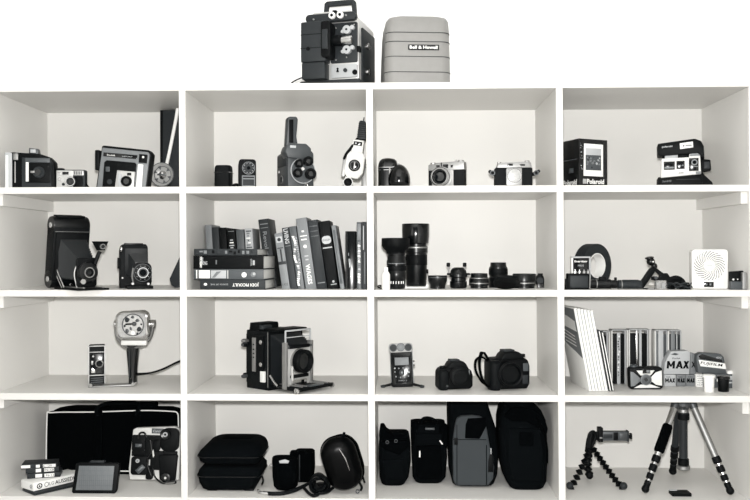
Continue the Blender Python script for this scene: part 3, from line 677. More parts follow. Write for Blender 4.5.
# the stack lying flat, from the bottom
yb0 = TOPS[2]
t, c, p, _ = cover('book', 'bottom book of the flat stack, dark with pale lettering along its spine', 232, 199, 266, 279.8, 289.5, 42, DK, .02, rz=-6, group='books lying in a stack', axis='x')
zz = (t.yb-289.5)
s_ = t.part('spine_title', LGT, label='pale lettering upside down'); s_.text('JODI PICOULT', 246, 284.6, 4.0, 27, -.1, WHT, rot=180, bold=.02); s_.text('SONGS OF THE', 219, 284.6, 1.5, 18, -.1, LGT, rot=180); s_.ball(204.6, 284.6, 0, 1.4, WHT, sx=1.3, sw=.3)
t.loc.z += 0
def flat(label, x0, x1, y0, y1, m, rz, lift, dep=42):
    t = Th('book', label, 'book', 232, 2, Y=.02, rz=rz, group='books lying in a stack')
    c = t.part('cover', m); e = .6
    c.box(x0, x1, y0, y1, 0, 1.0, bev=.35); c.box(x0, x1, y0, y0+e, .4, dep, bev=.15); c.box(x0, x1, y1-e, y1, .4, dep, bev=.15)
    p = t.part('pages', PAGES); p.box(x0+1.2, x1-.8, y0+e, y1-e, .9, dep-1.2, bev=.1)
    return t, c, p
t, c, p = flat('second book up in the flat stack, grey with pale picture panels on its spine', 192, 264.6, 269.4, 279.6, DK2, -8, 0)
s_ = t.part('spine_picture', LGT, label='pale picture panels'); s_.box(197.4, 209, 270.6, 278.6, -.2, .3, WHT, bev=.1); s_.box(210, 226, 270.6, 278.6, -.2, .3, LGT, bev=.1)
s_.poly([(211, 278), (216, 272), (221, 271.4), (214, 278)], -.35, 0, MID, bev=.05); s_.box(194.6, 195.6, 270.4, 278.8, -.2, .3, WHT, bev=.05); s_.laty(244.6, 275, [(2.6, -.3), (2.6, .3)], WHT, ex=1); s_.laty(254, 274.6, [(2.6, -.3), (2.6, .3)], MID); s_.laty(255, 274, [(1.4, -.45), (1.4, .3)], LGT); s_.box(227.4, 228, 270.4, 278.8, -.2, .3, WHT, bev=.05)
t, c, p = flat('third book up in the flat stack, thick and black with small pale titles', 191.4, 264.6, 256, 269.2, BLK, -8, 0)
s_ = t.part('spine_title', LGT, label='pale block lettering'); s_.text('STEPHEN', 201, 260.4, 2.2, 5.4, -.1, LGT, rot=90, bold=.03); s_.text('KING', 203.6, 263.4, 3.6, 5.4, -.1, LGT, bold=.02); s_.text('AMERICAN', 199.6, 262.6, 2.4, 11, -.1, WHT, rot=90, bold=.03); s_.box(215, 216.2, 260.4, 264.6, -.1, .2, MID, bev=.05); s_.text('VIKING', 252, 262.8, 1.6, 7, -.1, LGT, rot=90); s_.box(253.4, 255.6, 260.6, 265.4, -.1, .2, LGT, bev=.05)
t, c, p = flat('top book of the flat stack, thin with a mottled grey spine', 192.6, 258, 249.2, 255.8, DK, -6, 0)
s_ = t.part('spine_pattern', MID, label='mottled spine')
for i in range(14): s_.box(194+i*4.4, 196+i*4.4+random.random()*1.6, 250.2+random.random()*1.5, 252.4+random.random()*2.4, -.12, .2, random.choice([MID, DK, BLK, MID]), bev=.05)

# upright books standing behind the stack
GB = 'upright books behind the flat stack'
for lab, x0, x1, y0, m, dl, tl in (
    ('light grey', 208.3, 214.6, 225.4, MID, 'light grey upright book nearest the left wall, behind the flat stack', 3),
    ('dark', 215, 221.6, 227.8, DK, 'dark upright book second from the left, behind the flat stack', 3),
    ('black', 222.4, 229, 228.2, BLK, 'black upright book third from the left, behind the flat stack', 3),
    ('black', 230, 238, 229.4, BLK, 'black upright book with bright marks on its spine, behind the flat stack', 3),
    ('slate', 239, 246.6, 230, DK2, 'slate grey upright book behind the flat stack, left of the pale one', 3),
    ('pale', 247.6, 255.4, 229, LGT, 'pale upright book with mottled spine behind the flat stack', 3)):
    t, c, p, M_ = cover('book', dl, (x0+x1)/2, x0, x1, y0, 292, 42, m, .215, group=GB, tilt=tl, tx=x0)
    if 'bright marks' in dl:
        s_ = t.part('spine_title', WHT, label='bright marks'); s_.M = M_
        for yy, ww in ((240, 3), (242.6, 4), (245.4, 5), (247.6, 3)): s_.box(234-ww/2, 234+ww/2, yy, yy+1.2, -.1, .2, random.choice([WHT, LGT]), bev=.05)
        s_.box(231, 237, 231.6, 232.2, -.1, .2, MID, bev=.05)
    if 'pale' == lab:
        s_ = t.part('spine_pattern', MID, label='grey marks'); s_.M = M_
        for i in range(9): s_.box(248.6+random.random()*2, 251+random.random()*3.4, 231+i*2.3, 232.4+i*2.3, -.1, .2, random.choice([MID, WHT, DK2]), bev=.05)
# the leaning row
GL = 'upright books leaning to the left'
def lean(label, xb0, xb1, y0, m, tl, Y=.07, dep=46):
    t, c, p, M_ = cover('book', label, (xb0+xb1)/2, xb0, xb1, y0, 290.5, dep, m, Y, group=GL, tilt=8 if Y < .1 else tl, tx=xb0)
    s_ = t.part('spine_print', LGT, label='printed spine'); s_.M = M_
    return t, s_
t, s_ = lean('tall dark leaning book with a pale title, just right of the flat stack', 266.4, 276.6, 219.6, DK, 7, Y=.22, dep=44)
s_.text('Revolution', 271.4, 249, 4, 34, -.1, MID, rot=-90, bold=.02); s_.box(267.6, 275.4, 224, 225, -.1, .2, MID, bev=.05); s_.box(267.6, 275.4, 228, 228.6, -.1, .2, MID, bev=.05)
t, s_ = lean('short pale grey leaning book with boxed panels on its spine', 282, 290, 233.4, MID, 9)
s_.box(283, 289, 237, 243, -.1, .2, LGT, bev=.1); s_.laty(286, 240, [(1.8, -.3), (1.8, 0)], DK); s_.box(283, 289, 248, 249, -.1, .2, DK, bev=.05); s_.box(285.2, 286.8, 249.6, 262, -.1, .2, DK, bev=.05); s_.box(282.2, 289.8, 262, 265, -.1, .2, DK, bev=.05); s_.text('1922', 286, 285, 2.2, 5.4, -.1, DK)
t, s_ = lean('dark leaning book with bold pale letters near its top, beside the panelled one', 290.4, 297.2, 227.8, DK, 8.6)
s_.text('LIVING', 293.8, 236.4, 4.4, 15, -.1, LGT, rot=-90, bold=.02); s_.box(291.2, 296.6, 246, 246.6, -.1, .2, MID, bev=.05)
t, s_ = lean('leaning book with a bright jagged pattern down its dark spine', 297.8, 304.6, 226.4, DK2, 9.2)
for i in range(24):
    yy = 236+i*2.1; xo = 300.4+math.sin(i*.5)*1.2; s_.poly([(xo-1.4, yy), (xo+1.8-random.random()*1.4, yy+.4), (xo+1.2, yy+2), (xo-1, yy+1.8)], -.12, .2, random.choice([WHT, WHT, LGT, MID]), bev=.05)
s_.text('ADVENTURES', 303.2, 252, 1.6, 30, -.1, LGT, rot=-90)
t, s_ = lean('tall mid grey leaning book, broadest pale spine of the leaning row', 305.6, 316.4, 218.4, MID, 8.2)
s_.box(309.6, 312, 231, 232.6, -.1, .2, WHT, bev=.05); s_.box(307.4, 314.4, 236, 236.8, -.1, .2, WHT, bev=.05); s_.box(308, 313.6, 239.4, 240.6, -.1, .2, WHT, bev=.05); s_.laty(311, 247, [(1.7, -.2), (1.7, .1)], WHT); s_.box(309, 313, 256, 257.2, -.1, .2, LGT, bev=.05); s_.box(309.6, 312.6, 259.6, 261, -.1, .2, LGT, bev=.05); s_.text('WAGES', 311, 275, 4.4, 20, -.1, WHT, rot=-90, bold=.02)
t, s_ = lean('dark leaning book with faint bands, between the tall grey and the black one', 317.2, 327, 220.4, DK, 7.8)
for yy in (226, 231, 236): s_.box(318.2, 326, yy, yy+.9, -.1, .2, DK2, bev=.05)
s_.box(318.4, 326, 283, 284, -.1, .2, MID, bev=.05)
t, s_ = lean('thick black leaning book with a white oval label and white line', 328, 338.6, 221.4, BLK, 6.4)
s_.loftw([(-.25, 328.8, 338, 236.4, 244.4, 3.4), (.1, 328.8, 338, 236.4, 244.4, 3.4)], LGT); s_.text('ENGLISH', 333.4, 240.4, 2, 7.4, -.3, DK); s_.box(328.6, 338, 247.6, 248.8, -.1, .2, LGT, bev=.05); s_.laty(334.4, 282.4, [(1.2, -.2), (1.2, .1)], LGT); s_.box(331.4, 337.4, 284.8, 285.6, -.1, .2, LGT, bev=.05)
t, s_ = lean('slim mid grey leaning book right of the thick black one', 340.2, 344.4, 225.2, MID, 6.2)
s_.box(341.2, 343.4, 230, 284, -.08, .2, DK2, bev=.05)
GU = 'upright books at the right divider'
t, c, p, _ = cover('book', 'plain black upright book with a small bright mark on its rounded spine', 350, 345.4, 355.6, 231.4, 290.5, 46, BLKG, .07, group=GU)
s_ = t.part('spine_print', LGT, label='small bright mark'); s_.poly([(348.6, 259), (349.6, 259), (349.8, 264), (350.8, 258), (350.6, 267), (349.4, 268)], -.1, .2, bev=.05); s_.box(348.2, 349, 253, 256, -.1, .2, MID, bev=.05)
t, c, p, _ = cover('book', 'upright book with a shiny pale streaked spine second from the divider', 359.4, 356.8, 361.6, 222.2, 290.5, 46, DK2, .06, group=GU)
s_ = t.part('spine_print', LGT, label='shiny pale streaks')
for i in range(16):
    yy = 242+i*2.6; s_.poly([(357.4+random.random(), yy), (360.6-random.random(), yy+.6), (360.4, yy+2.7), (357.8, yy+2.2)], -.12, .2, random.choice([WHT, LGT, WHT, MID]), bev=.05)
s_.box(357.4, 361, 224, 240, -.1, .2, MID, bev=.1)
t, c, p, _ = cover('book', 'thin dark upright book pressed against the second divider', 364.2, 362, 366.6, 222, 290.5, 46, DK, .05, group=GU)
s_ = t.part('spine_print', MID, label='dull streaks'); s_.box(363, 364, 226, 250, -.1, .2, LGT, bev=.1); s_.box(364.4, 365.2, 252, 284, -.1, .2, MID, bev=.1)

# ================================================================== row 2, third bay: lenses
t, b = one('camera_strap', 'thin black cord end lying in the left corner of the lens bay', 'cord', 378, 2, BLK, by=289)
b.tube([(377.6, 286.5, 4), (380.5, 285.6, 2), (379.4, 288, -1), (377.6, 286.8, 0), (381, 288.8, 3), (384, 288.6, 6)], .55)
t, b = one('dropper_bottle', 'small white bottle in front of the hooded lens', 'bottle', 386, 2, WHT, Y=.016)
b.latz(386, 0, [(1.4, 267), (1.9, 267.5), (2.1, 271.4), (3, 272.6), (3.9, 274), (4.1, 276), (4.1, 290)], n=20)
t, b = one('cleaning_cloth', 'folded pale cloth lying under the tallest lens', 'cloth', 414, 2, PAP, Y=.105)
b.loftv([(t.yb-1.5, 400.5, 427, 1, 38, 3), (t.yb-1, 399, 429, 0, 40, 3), (t.yb, 399, 429, 0, 40, 3)])
b.poly([(399, t.yb-1), (401, t.yb-4.4), (405, t.yb-3.4), (408, t.yb-1)], 0, 4, bev=.5); b.poly([(425, t.yb-1), (427, t.yb-4.6), (429, t.yb-3), (429, t.yb-1)], 1, 6, bev=.5)
t = Th('camera_lens', 'long black lens with a wide flared hood, leftmost in the lens bay', 'lens', 395, 2, Y=.05)
CY = 10
b = t.part('barrel', SATIN); b.latz(396.4, CY, [(9, 253), (8.6, 256), (9.2, 257), (9.2, 260), (9.9, 261), (9.9, 265), (9.2, 265.6), (9.2, 272), (9.6, 273), (9.4, 279), (9, 279.6), (9, 287), (8.2, 290)])
q = t.part('focus_ring', BLK, b); q.latz(396.4, CY, [(9.95, 266), (10, 266.4), (10, 270.6), (9.95, 271)]); b.latz(396.4, CY, [(9.5, 263.2), (9.95, 263.4), (9.95, 263.9), (9.5, 264)], MID)
q = t.part('scale_marks', WHT, b, 'white distance marks')
for i in range(6): 
    a = -2.2+i*.3; q.box(396.4+9.2*math.cos(a)-.5, 396.4+9.2*math.cos(a)+.3, 281.4, 284.2, CY+9.2*math.sin(a)-.3, CY+9.2*math.sin(a), bev=.05)
h = t.part('lens_hood', BLK, label='flared black hood'); h.latz(395.6, CY, [(12.8, 238.4), (13.4, 238), (14.2, 238.6), (14.2, 246), (12.4, 248.6), (9.8, 251), (9, 254)])
t = Th('camera_lens', 'tallest black telephoto lens with deep cylindrical hood in the lens bay', 'lens', 416, 2, Y=.13, z=TOPS[2]+.0052)
CY = 14
b = t.part('barrel', SATIN); b.latz(416.6, CY, [(10.6, 243), (10.6, 246), (11.6, 246.6), (11.6, 252.6), (10.6, 253.4), (10.6, 280), (10.2, 281), (10.2, 285), (9.6, 289)]); b.latz(416.6, CY, [(10.8, 246.8), (11.9, 247), (11.9, 248.2), (10.8, 248.4)], SIL)
q = t.part('focus_ring', BLK, b)
q.latz(416.6, CY, [(10.9, 255), (11.1, 255.4), (11.1, 265), (10.9, 265.4)]); b.box(426.6, 428.8, 269.6, 274, CY-3, CY+3, BLK, bev=.5)
h = t.part('lens_hood', BLKG, label='deep black hood'); h.latz(416, CY, [(13, 223.8), (13.6, 223.4), (14, 224), (13.8, 236), (13, 243), (11.6, 244)])
GLN = 'short lenses along the shelf front'
def shortlens(label, cx, by, prof, extra=(), m=SATIN):
    t = Th('camera_lens', label, 'lens', cx, 2, by=by, group=GLN)
    R_ = max(r for r, _ in prof)
    b = t.part('barrel', m); b.latz(cx, R_, prof)
    for nm, pr, mm in extra:
        q = t.part(nm, mm, b); q.latz(cx, R_, pr)
    return t, b
shortlens('small black lens with a flared front rim right of the tallest lens', 438, 289, [(8.8, 276), (9.6, 275.8), (9.8, 276.6), (9.6, 281), (8.4, 284), (7.8, 286), (7.8, 290)], [('rim', [(9.7, 277.2), (9.95, 277.4), (9.95, 278), (9.7, 278.2)], GUN)])
t = Th('lens_adapter', 'black lens adapter with two raised clamp knobs, centre of the lens bay', 'adapter', 459, 2, by=288.6)
b = t.part('body', SATIN); b.latz(459, 9, [(4, 267.6), (6.4, 268.6), (8, 271), (8.4, 273.6), (9.2, 274.6), (9.2, 277), (7.6, 278), (7.6, 281), (8.6, 281.8), (8.6, 287), (7.6, 290)])
b.box(447.6, 470.8, 273.4, 275.4, 4, 14, BLK, bev=.6)
for x, x2 in ((449.4, 448.8), (465.6, 465.2)):
    k = t.part('clamp_knob', GUN, b, 'grey clamp screw with black knob'); k.rod(t.P(x, 274, 7), t.P(x2, 266.6, 7), .7, m=SIL); k.latz(x2, 7, [(1.2, 262.8), (1.9, 263.4), (1.9, 266.4), (1.2, 267)], BLK, n=14)
shortlens('squat black lens with two silver rings left of the taller dark lens', 480, 288.6, [(7.6, 274), (8.4, 273.6), (8.6, 274.4), (8.6, 277.2), (9.4, 278.4), (10.2, 280), (10.2, 285.6), (8.8, 286.6), (8.8, 290)], [('ring', [(9.4, 278), (9.9, 278.2), (9.9, 278.8), (9.4, 279)], SIL), ('ring', [(10.1, 283), (10.4, 283.2), (10.4, 284), (10.1, 284.2)], SIL)])
shortlens('medium height black lens standing behind the flat round cap', 499.4, 287.9, [(7.2, 263), (7.8, 262.6), (8, 263.2), (8.2, 266.4), (9.2, 267.6), (9.4, 275.6), (8.8, 277), (9.6, 278), (9.6, 290)], [('zoom_ring', [(9.3, 268.6), (9.6, 269), (9.6, 274.4), (9.3, 274.8)], BLK)])
t, b = one('lens_cover', 'flat oval black cap lying in front of the medium height lens', 'cap', 507, 2, BLK, by=289.8)
b.laty(507, 284, [(12.6, 0), (13.2, .5), (13.2, 3), (12.6, 3.6)], ex=1.02, mx=t.spin(507, 284, 62, axis='X'))
shortlens('wide squat black lens at the right end of the lens bay', 526, 288.6, [(9.6, 274.6), (11.4, 274), (11.9, 274.8), (11.9, 281.6), (11.2, 282.4), (11.2, 285.6), (10.4, 286.6), (10.4, 290)], [('ring', [(11.2, 282.8), (11.5, 283), (11.5, 283.8), (11.2, 284)], SIL)])
t, b = one('mount_ring', 'black mount ring lying beside the rightmost lens', 'ring', 541, 2, BLK, by=288)
b.laty(541, 281, [(6, 5), (7, 5.4), (7, 9), (6, 9.4)], ex=.62); b.disc(541, 281, 3.4, 4.4, 6, DK); b.box(538, 545, 283, 289, 4, 10, SATIN, bev=.8); b.box(539, 543.8, 273.6, 276, 5, 8, bev=.4)

# ================================================================== row 2, fourth bay
BLKT = mat('cloth_tape', g(.022, .15), .6, var=.12, spec=.2)
t = Th('tape_roll', 'large roll of grey gaffer tape standing on edge in the fourth bay', 'tape', 598, 2, Y=.16, rz=38)
cyt = t.yb-22.1
b = t.part('tape', BLKT); b.ring(597, cyt, 22, 12.6, 0, 12, n=56); 

q = t.part('core', PAP, label='pale cardboard core'); q.ring(597, cyt, 12.6, 11.6, -.2, 11.2, n=48)
t = Th('battery_pack', 'square retail pack of batteries with white lettering in front of the tape', 'pack', 580, 2, Y=.085)
b = t.part('card', BLKG); b.box(572.6, 590, 257.6, 289, 3, 5, bev=.3)
q = t.part('blister', LGT, b, 'pale blister edge'); q.box(571.4, 590.6, 256.4, 258, 0, 5, bev=.3); q.box(571.4, 573.2, 257, 276, 0, 5, WHT, bev=.3); q.box(589.6, 591, 257, 280, 1, 5, bev=.3)
b.text('Energizer', 581.6, 261.6, 2.6, 13, 2.9, WHT, bold=.03); b.text('MAX', 581.6, 265.6, 1.9, 6, 2.9, LGT)
for i, x in enumerate((575, 579.4, 584, 588)):
    k = t.part('battery', CHR if i < 2 else SIL, b); k.latz(x, -.2, [(.8, 269.6), (.8, 270.6), (1.9, 271), (1.9, 290)], n=14)
t, b = one('filter_case', 'ribbed dark case lying in front of the battery pack', 'case', 577, 2, DK, by=289.6)
b.box(568, 589.6, 273.6, 290, 0, 12, BLK, bev=1); b.box(570, 588, 275.6, 288, -1, .5, DK, bev=.8); b.box(566.4, 568.4, 279, 290, 1, 9, BLK, bev=.5)
t, b = one('metal_clip', 'short pale metal clip standing beside the ribbed dark case', 'clip', 588.6, 2, SIL, by=289.3, rz=10)
b.poly([(586.6, 275), (588.6, 274.4), (591, 280), (590, 290), (587.6, 290), (588.6, 281)], -1, 1, bev=.3)
t = Th('pocket_torch', 'black torch with stepped body lying left of centre in the fourth bay', 'torch', 605, 2, by=289)
b = t.part('body', SATIN); b.latx(284.4, 6, [(3.6, 591), (4.4, 591.6), (4.4, 597), (4.9, 597.6), (4.9, 612), (4.2, 612.6), (4.2, 618)]); b.box(600.6, 607.6, 276.8, 281, 3, 9, BLK, bev=.8)
q = t.part('band', SIL, b, 'pale band'); q.latx(284.4, 6, [(4.3, 597), (5, 597.2), (5, 598), (4.3, 598.2)])
k = t.part('switch', BLK, b); k.latz(617, 6, [(1, 277.6), (1.4, 278), (1.4, 280.6)], n=10)
t = Th('flashlight', 'black cylinder flashlight lying to the right of the stepped torch', 'torch', 632, 2, by=289)
b = t.part('barrel', DK); b.latx(285, 6, [(4, 619), (4.8, 619.6), (4.8, 622.4), (4.6, 622.6), (4.6, 636), (4.8, 640), (4.2, 643)])
q = t.part('band', SIL, b, 'pale band'); q.latx(285, 6, [(4.7, 622), (5, 622.2), (5, 623), (4.7, 623.2)]); b.box(624, 640, 280, 281, 5, 7, BLK, bev=.2)
t = Th('phone_clamp', 'black folding clamp arm with a ball head and cup on top', 'clamp', 658, 2, Y=.09)
b = t.part('arm', BLK); b.poly([(636.6, 290), (638, 287), (650.6, 268.6), (654, 266.6), (656.8, 268.8), (655, 272.4), (643.6, 288.6), (643, 290)], 0, 7, bev=.9)
b.poly([(653, 267.6), (656.6, 267.8), (664.6, 273.6), (668, 273), (670.8, 277.2), (685, 279), (684.6, 286), (668, 284), (652.6, 280), (653, 276.6), (659, 278), (661, 276)], 1, 7, bev=.9)
b.disc(656, 277.8, 1.6, -.8, 8, GUN)
q = t.part('ball_joint', BLKG); q.ball(652, 261.6, 4, 4.2, n=16); q.ball(655.4, 266, 4, 3.2, n=16); q.ball(653.2, 261.6, -.2, .9, WHT, n=8)
q = t.part('cup', BLKG); q.latz(650.6, 4, [(2, 256.2), (4.2, 257), (4.6, 258.2), (2.4, 259.6), (1.6, 262)], mx=t.spin(650.6, 258, -8))
q = t.part('jaw', BLK); q.tube([(668, 281, 4), (677, 278.6, 3), (683.6, 282, 3), (686, 289, 3)], [2.4, 3.2, 2.8, 1.8])
t = Th('plastic_cube', 'small clear plastic cube standing in front of the clamp', 'cube', 661.6, 2, by=289.6)
b = t.part('shell', CLR, label='clear shell'); b.box(656.4, 666.8, 280.6, 290, 0, 8, bev=.8)
q = t.part('insert', SIL); q.box(657.8, 661, 282, 288.6, 2, 6, bev=.3); q.box(662, 665.4, 283, 288.6, 2, 6, LGT, bev=.3)
t, b = one('cable_bundle', 'tangle of dark cables between the clear cube and the white fan', 'cable', 682, 2, BLK, by=289.6)
for k in range(9):
    y = 288.4-.5*k*(k % 3 == 0)-random.random()*3.4
    pts = [(667+random.random()*2, y, 2+random.random()*6)]
    for i in range(6): pts.append((670+i*3.9+random.random()*1.6, min(289, y+random.random()*4-2), 1+random.random()*9))
    b.tube(pts, .75+.4*random.random(), random.choice([BLK, DK, DK, BLK]))
for i in range(5): b.tube([(688+random.random()*6, 284+random.random()*5, 2+i), (690+random.random()*3, 286, 3+i), (693, 283+i*1.3, 4+i)], .5, DK2)
t, b = one('earphones', 'pair of silver plugs on short dark leads under the clamp', 'plug', 650, 2, BLK, by=289.6)
b.tube([(644, 288.8, 1), (648, 289, 2), (655, 289, 0)], .6); b.latx(288.9, 0, [(1.1, 647.6), (1.1, 653.6)], SIL, n=10)

t = Th('desk_fan', 'white square desk fan with round spiral grille at the right of the second row', 'fan', 711.5, 2, by=288.8, rz=-10)
b = t.part('housing', WHT); b.rr(692.6, 727.4, 249, 289.6, 0, 16, 3.4, bev=1.1)
q = t.part('well', BLK, b, 'dark round opening'); q.disc(709.4, 265.6, 15.2, -.15, .6, n=40)
gr = t.part('grille', WHT, label='spiral grille'); gr.ring(709.4, 265.6, 16.4, 14.9, -1.3, .2, n=44)
cxg, cyg = 709.4, 265.6
for i in range(26):
    a = 2*PI*i/26; pts = []
    for k in range(6):
        r_ = 4.6+k*2.14; aa = a+.17*k*(1+.0*k); pts.append((cxg+r_*math.cos(aa), cyg+r_*math.sin(aa), -.9))
    gr.tube(pts, [.5+.11*k for k in range(6)], n=6, sm=2)
q = t.part('hub', WHT, gr); q.disc(cxg, cyg, 5.1, -1.6, 0, n=26); q.box(cxg-2.6, cxg+2.6, cyg-.5, cyg+.3, -1.8, -1.5, LGT, bev=.05)
q = t.part('control_panel', BLKG, b, 'small dark control panel'); q.box(704.2, 713.6, 282, 287.2, -.4, .4, bev=.2); q.box(706, 707.4, 283.6, 285.6, -.6, -.3, MID, bev=.1); q.box(709.6, 711.2, 283.6, 285.6, -.6, -.3, MID, bev=.1)
q = t.part('side_vent', LGT, b)
for i in range(7): q.box(727.2, 727.8, 256+i*3.6, 257.6+i*3.6, 4, 12, bev=.1)
t = Th('card_reader', 'dark box with a pale metal end beside the white fan at the right wall', 'box', 739, 2, Y=.016)
b = t.part('casing', BLK); b.poly([(731.4, 271.6), (745, 270.6), (746, 290), (731.4, 290)], 3, 8, bev=.6); b.box(731, 744, 281.6, 290, 0, 6, DK2, bev=.5)
q = t.part('lamp', WHT, label='small bright spots'); q.ball(734.4, 279.6, 2.6, 1.1); q.ball(738.8, 279.4, 2.6, .7)
q = t.part('metal_end', SIL, label='pale metal end'); q.rr(742, 746.4, 272, 290, -2, 6, 1.2, bev=.4)
# ================================================================== row 3, first bay
t = Th('movie_light', 'chrome headed movie light on a black handle fixed to a flat bracket', 'lamp', 131, 3, by=386)
Yl = t.Y
br = t.part('bracket', SIL, label='flat metal bracket'); br.put([t.Wp(x, y, t.Y+dy)+Vector((0, 0, dz)) for dz in (0, .0045) for (x, y, dy) in ((88, 388, -.035), (90, 386, .02), (136, 383.6, .03), (134, 386, -.012))], [(0, 1, 2, 3), (4, 5, 6, 7), (0, 1, 5, 4), (1, 2, 6, 5), (2, 3, 7, 6), (3, 0, 4, 7)], SIL, bev=.2)
k = t.part('screw', CHR, br, 'bright screw end')
pa = t.Wp(90.4, 387, t.Y-.037); pb = t.Wp(133.2, 385, t.Y-.014)
for p in (pa, pb): p.z = .0065; k.rod(p, p+Vector((0, .02, 0)), 1.9)
h = t.part('handle', BLKG, label='black tapering handle'); h.loftv([(345, 126.4, 138, -2, 10, 3), (352, 126, 137.6, -2, 10, 4), (366, 127, 136.4, -1, 9, 4), (378, 128, 135.6, -1, 9, 4), (384.6, 127.8, 135.8, -1, 9, 4)]); h.rr(129.4, 130.6, 350, 378, -2.4, 0, .5, DK, bev=.2)
yk = t.part('yoke', SIL, label='curved metal yoke'); yk.tube([(115.4, 324, 4), (115.2, 334, 3), (119, 342, 2), (126, 347, 1), (133, 348.4, 1), (141, 346, 1), (148, 341, 2), (151.4, 333, 3), (152, 325, 4)], 1.5, flat=2.0)
for x0, x1, y in ((113, 118, 325), (149.4, 154, 325)): yk.latx(y, 4, [(3, x0), (4.2, x0+.8), (4.2, x1)], CHR)
yk.box(122, 147.4, 340.6, 345.6, -4, 4, CRM, bev=1)
hd = t.part('head', CHR, label='rounded square chrome head'); A = t.spin(134, 325, -3); hd.M = A
hd.loftw([(-7, 119.4, 149, 313, 338, 6), (-5.6, 117.8, 150.6, 311.4, 339.6, 7), (0, 117.6, 150.8, 311.2, 339.8, 7), (4, 119, 149.4, 313, 338.4, 7), (9, 123, 146, 316, 335, 7)])
q = t.part('front_glass', FROST, hd, 'patterned front glass'); q.M = A; q.loftw([(-7.8, 120.6, 147.8, 314.2, 336.8, 5), (-6.6, 120, 148.4, 313.6, 337.4, 5.4)])
q = t.part('reflector', CHR, hd, 'round bright reflector with bulb'); q.M = A; q.ring(135.6, 325, 11, 10.2, -8.6, -7.4, GUN); q.laty(135.6, 325, [(9.8, -8.4), (7.6, -8), (4.4, -8.2), (.1, -8)], CHR, n=14)
for cx_, cy_, rr_, m_ in ((130, 319.6, 2.6, DK), (140.6, 321, 2.2, GUN), (141.4, 329.4, 2.4, DK), (129.6, 330.6, 2.2, GUN), (136, 317.6, 1.8, GUN), (144, 325, 1.2, DK), (127.4, 325.6, 1.4, DK), (133.4, 328.4, 1.6, GUN), (139.6, 333.6, 1.4, DK)):  # dark blotches, and the white blob below, imitate reflections in chrome
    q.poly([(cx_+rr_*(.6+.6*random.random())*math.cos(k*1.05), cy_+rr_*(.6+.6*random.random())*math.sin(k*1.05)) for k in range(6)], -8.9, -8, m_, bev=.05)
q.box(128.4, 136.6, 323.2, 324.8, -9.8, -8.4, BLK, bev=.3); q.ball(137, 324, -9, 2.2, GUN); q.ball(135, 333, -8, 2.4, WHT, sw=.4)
c = t.part('power_cord', BLK); p0 = t.P(136, 375, 4)
c.tube([p0, t.Wp(150, 373, Yl+.03), t.Wp(163, 369, Yl+.05), t.Wp(178, 361.8, Yl+.06), t.Wp(190, 358, Yl+.07)], [1.5, 1, 1, 1, 1])
t = Th('movie_camera', 'small upright vintage movie camera standing on the bracket of the movie light', 'camera', 96.5, 3, Y=Yl, z=TOPS[3]+.0052, rz=19)
b = t.part('body', LEATH); b.rr(89, 104.6, 346.6, 386.6, 0, 20, 1.6, bev=.7)
q = t.part('trim', SIL, b, 'bright metal edges')
for y0, y1 in ((346.2, 347.2), (352.2, 353), (375, 376), (385.6, 386.8)): q.box(88.8, 104.8, y0, y1, -.3, .4, bev=.1)
q.box(88.7, 89.7, 347, 386, -.3, .4, bev=.1); q.box(103.9, 104.9, 347, 386, -.3, .4, bev=.1)
l = t.part('lens', SIL, label='bright rimmed round lens'); l.laty(99.2, 363.6, [(3.9, 0), (3.9, -4), (3, -4.4), (2.8, -3), (.1, -2.6)]); l.disc(99.2, 363.6, 2.9, -4, -2, GLS)
q = t.part('front_plate', BLKG, b); q.rr(90.4, 103.2, 354, 374, -.9, 0, .8); q.disc(93.4, 356.6, 1, -1.4, -.8, SIL); q.box(91.6, 93.4, 361, 365, -1.3, -.8, SIL, bev=.1); q.poly([(91.6, 368), (95, 369.4), (95.4, 373), (91.4, 373)], -1.5, -.8, CHR, bev=.2)
for i in range(4): q.box(91, 103, 378+i*2, 378.6+i*2, -.4, .2, GUN, bev=.05)

# ================================================================== row 3, second bay
t = Th('press_camera', 'large vintage press camera with bellows out and drop bed open, second bay', 'camera', 266, 3, by=391, rz=52)
YB = t.yb
b = t.part('body', LEATH); b.box(268, 316, 332, YB, 0, 31, bev=.8)
e = t.part('front_frame', BLK, b, 'black front rim'); e.rr(268, 316, 331.4, YB, -1.8, .4, .8)
e2 = t.part('trim', SIL, b, 'thin bright trim'); e2.box(267.8, 268.4, 333, 388, -1, -.2, bev=.05)
sd = t.part('rangefinder', SIL, label='tall pale rangefinder plate on the side')
def sidebox(mb, w0, w1, y0, y1, d0, d1, m=None, bev=.3): return mb.box(268-d1, 268-d0, y0, y1, w0, w1, m, bev=bev)
sidebox(sd, 14, 19, 339, 373, 2.4, 3.6, SIL); sidebox(sd, 4, 20, 337, 375, 0, 2.4, BLK)
for y in (345, 350, 354, 358): sidebox(sd, 15.4, 17.6, y, y+1.6, 3.5, 3.8, DK, .05)
for y in (343, 365.5): sd.latx(y, 7, [(1.9, 265.8), (2.2, 265), (1.6, 264.6)], CHR)
sidebox(sd, 2, 8, 372, 383, .2, 3, CRM, .5)
for y in (343, 347, 379): sd.latx(y, 31, [(1.5, 262), (2.1, 264), (1.9, 270)], GUN)
kn = t.part('side_knob', SIL, label='bright knobs at the back edge')
sidebox(kn, 26, 30, 341.5, 344, 1, 8, SIL); sidebox(kn, 28, 32, 346, 349, 1, 5, BLK); sidebox(kn, 30, 33, 376, 380, -2, 3, BLK)
tp = t.part('viewfinder', BLK, label='black finder block on top'); tp.poly([(269, 332), (270, 324.6), (296, 324.6), (297, 327), (297, 332)], 14, 28, bev=.6); tp.box(270, 282, 326.6, 331, 8, 16, DK, bev=.4)
bk_ = t.part('film_back', BLK); bk_.box(270, 314, 336, 386, 30, 34, bev=.8)
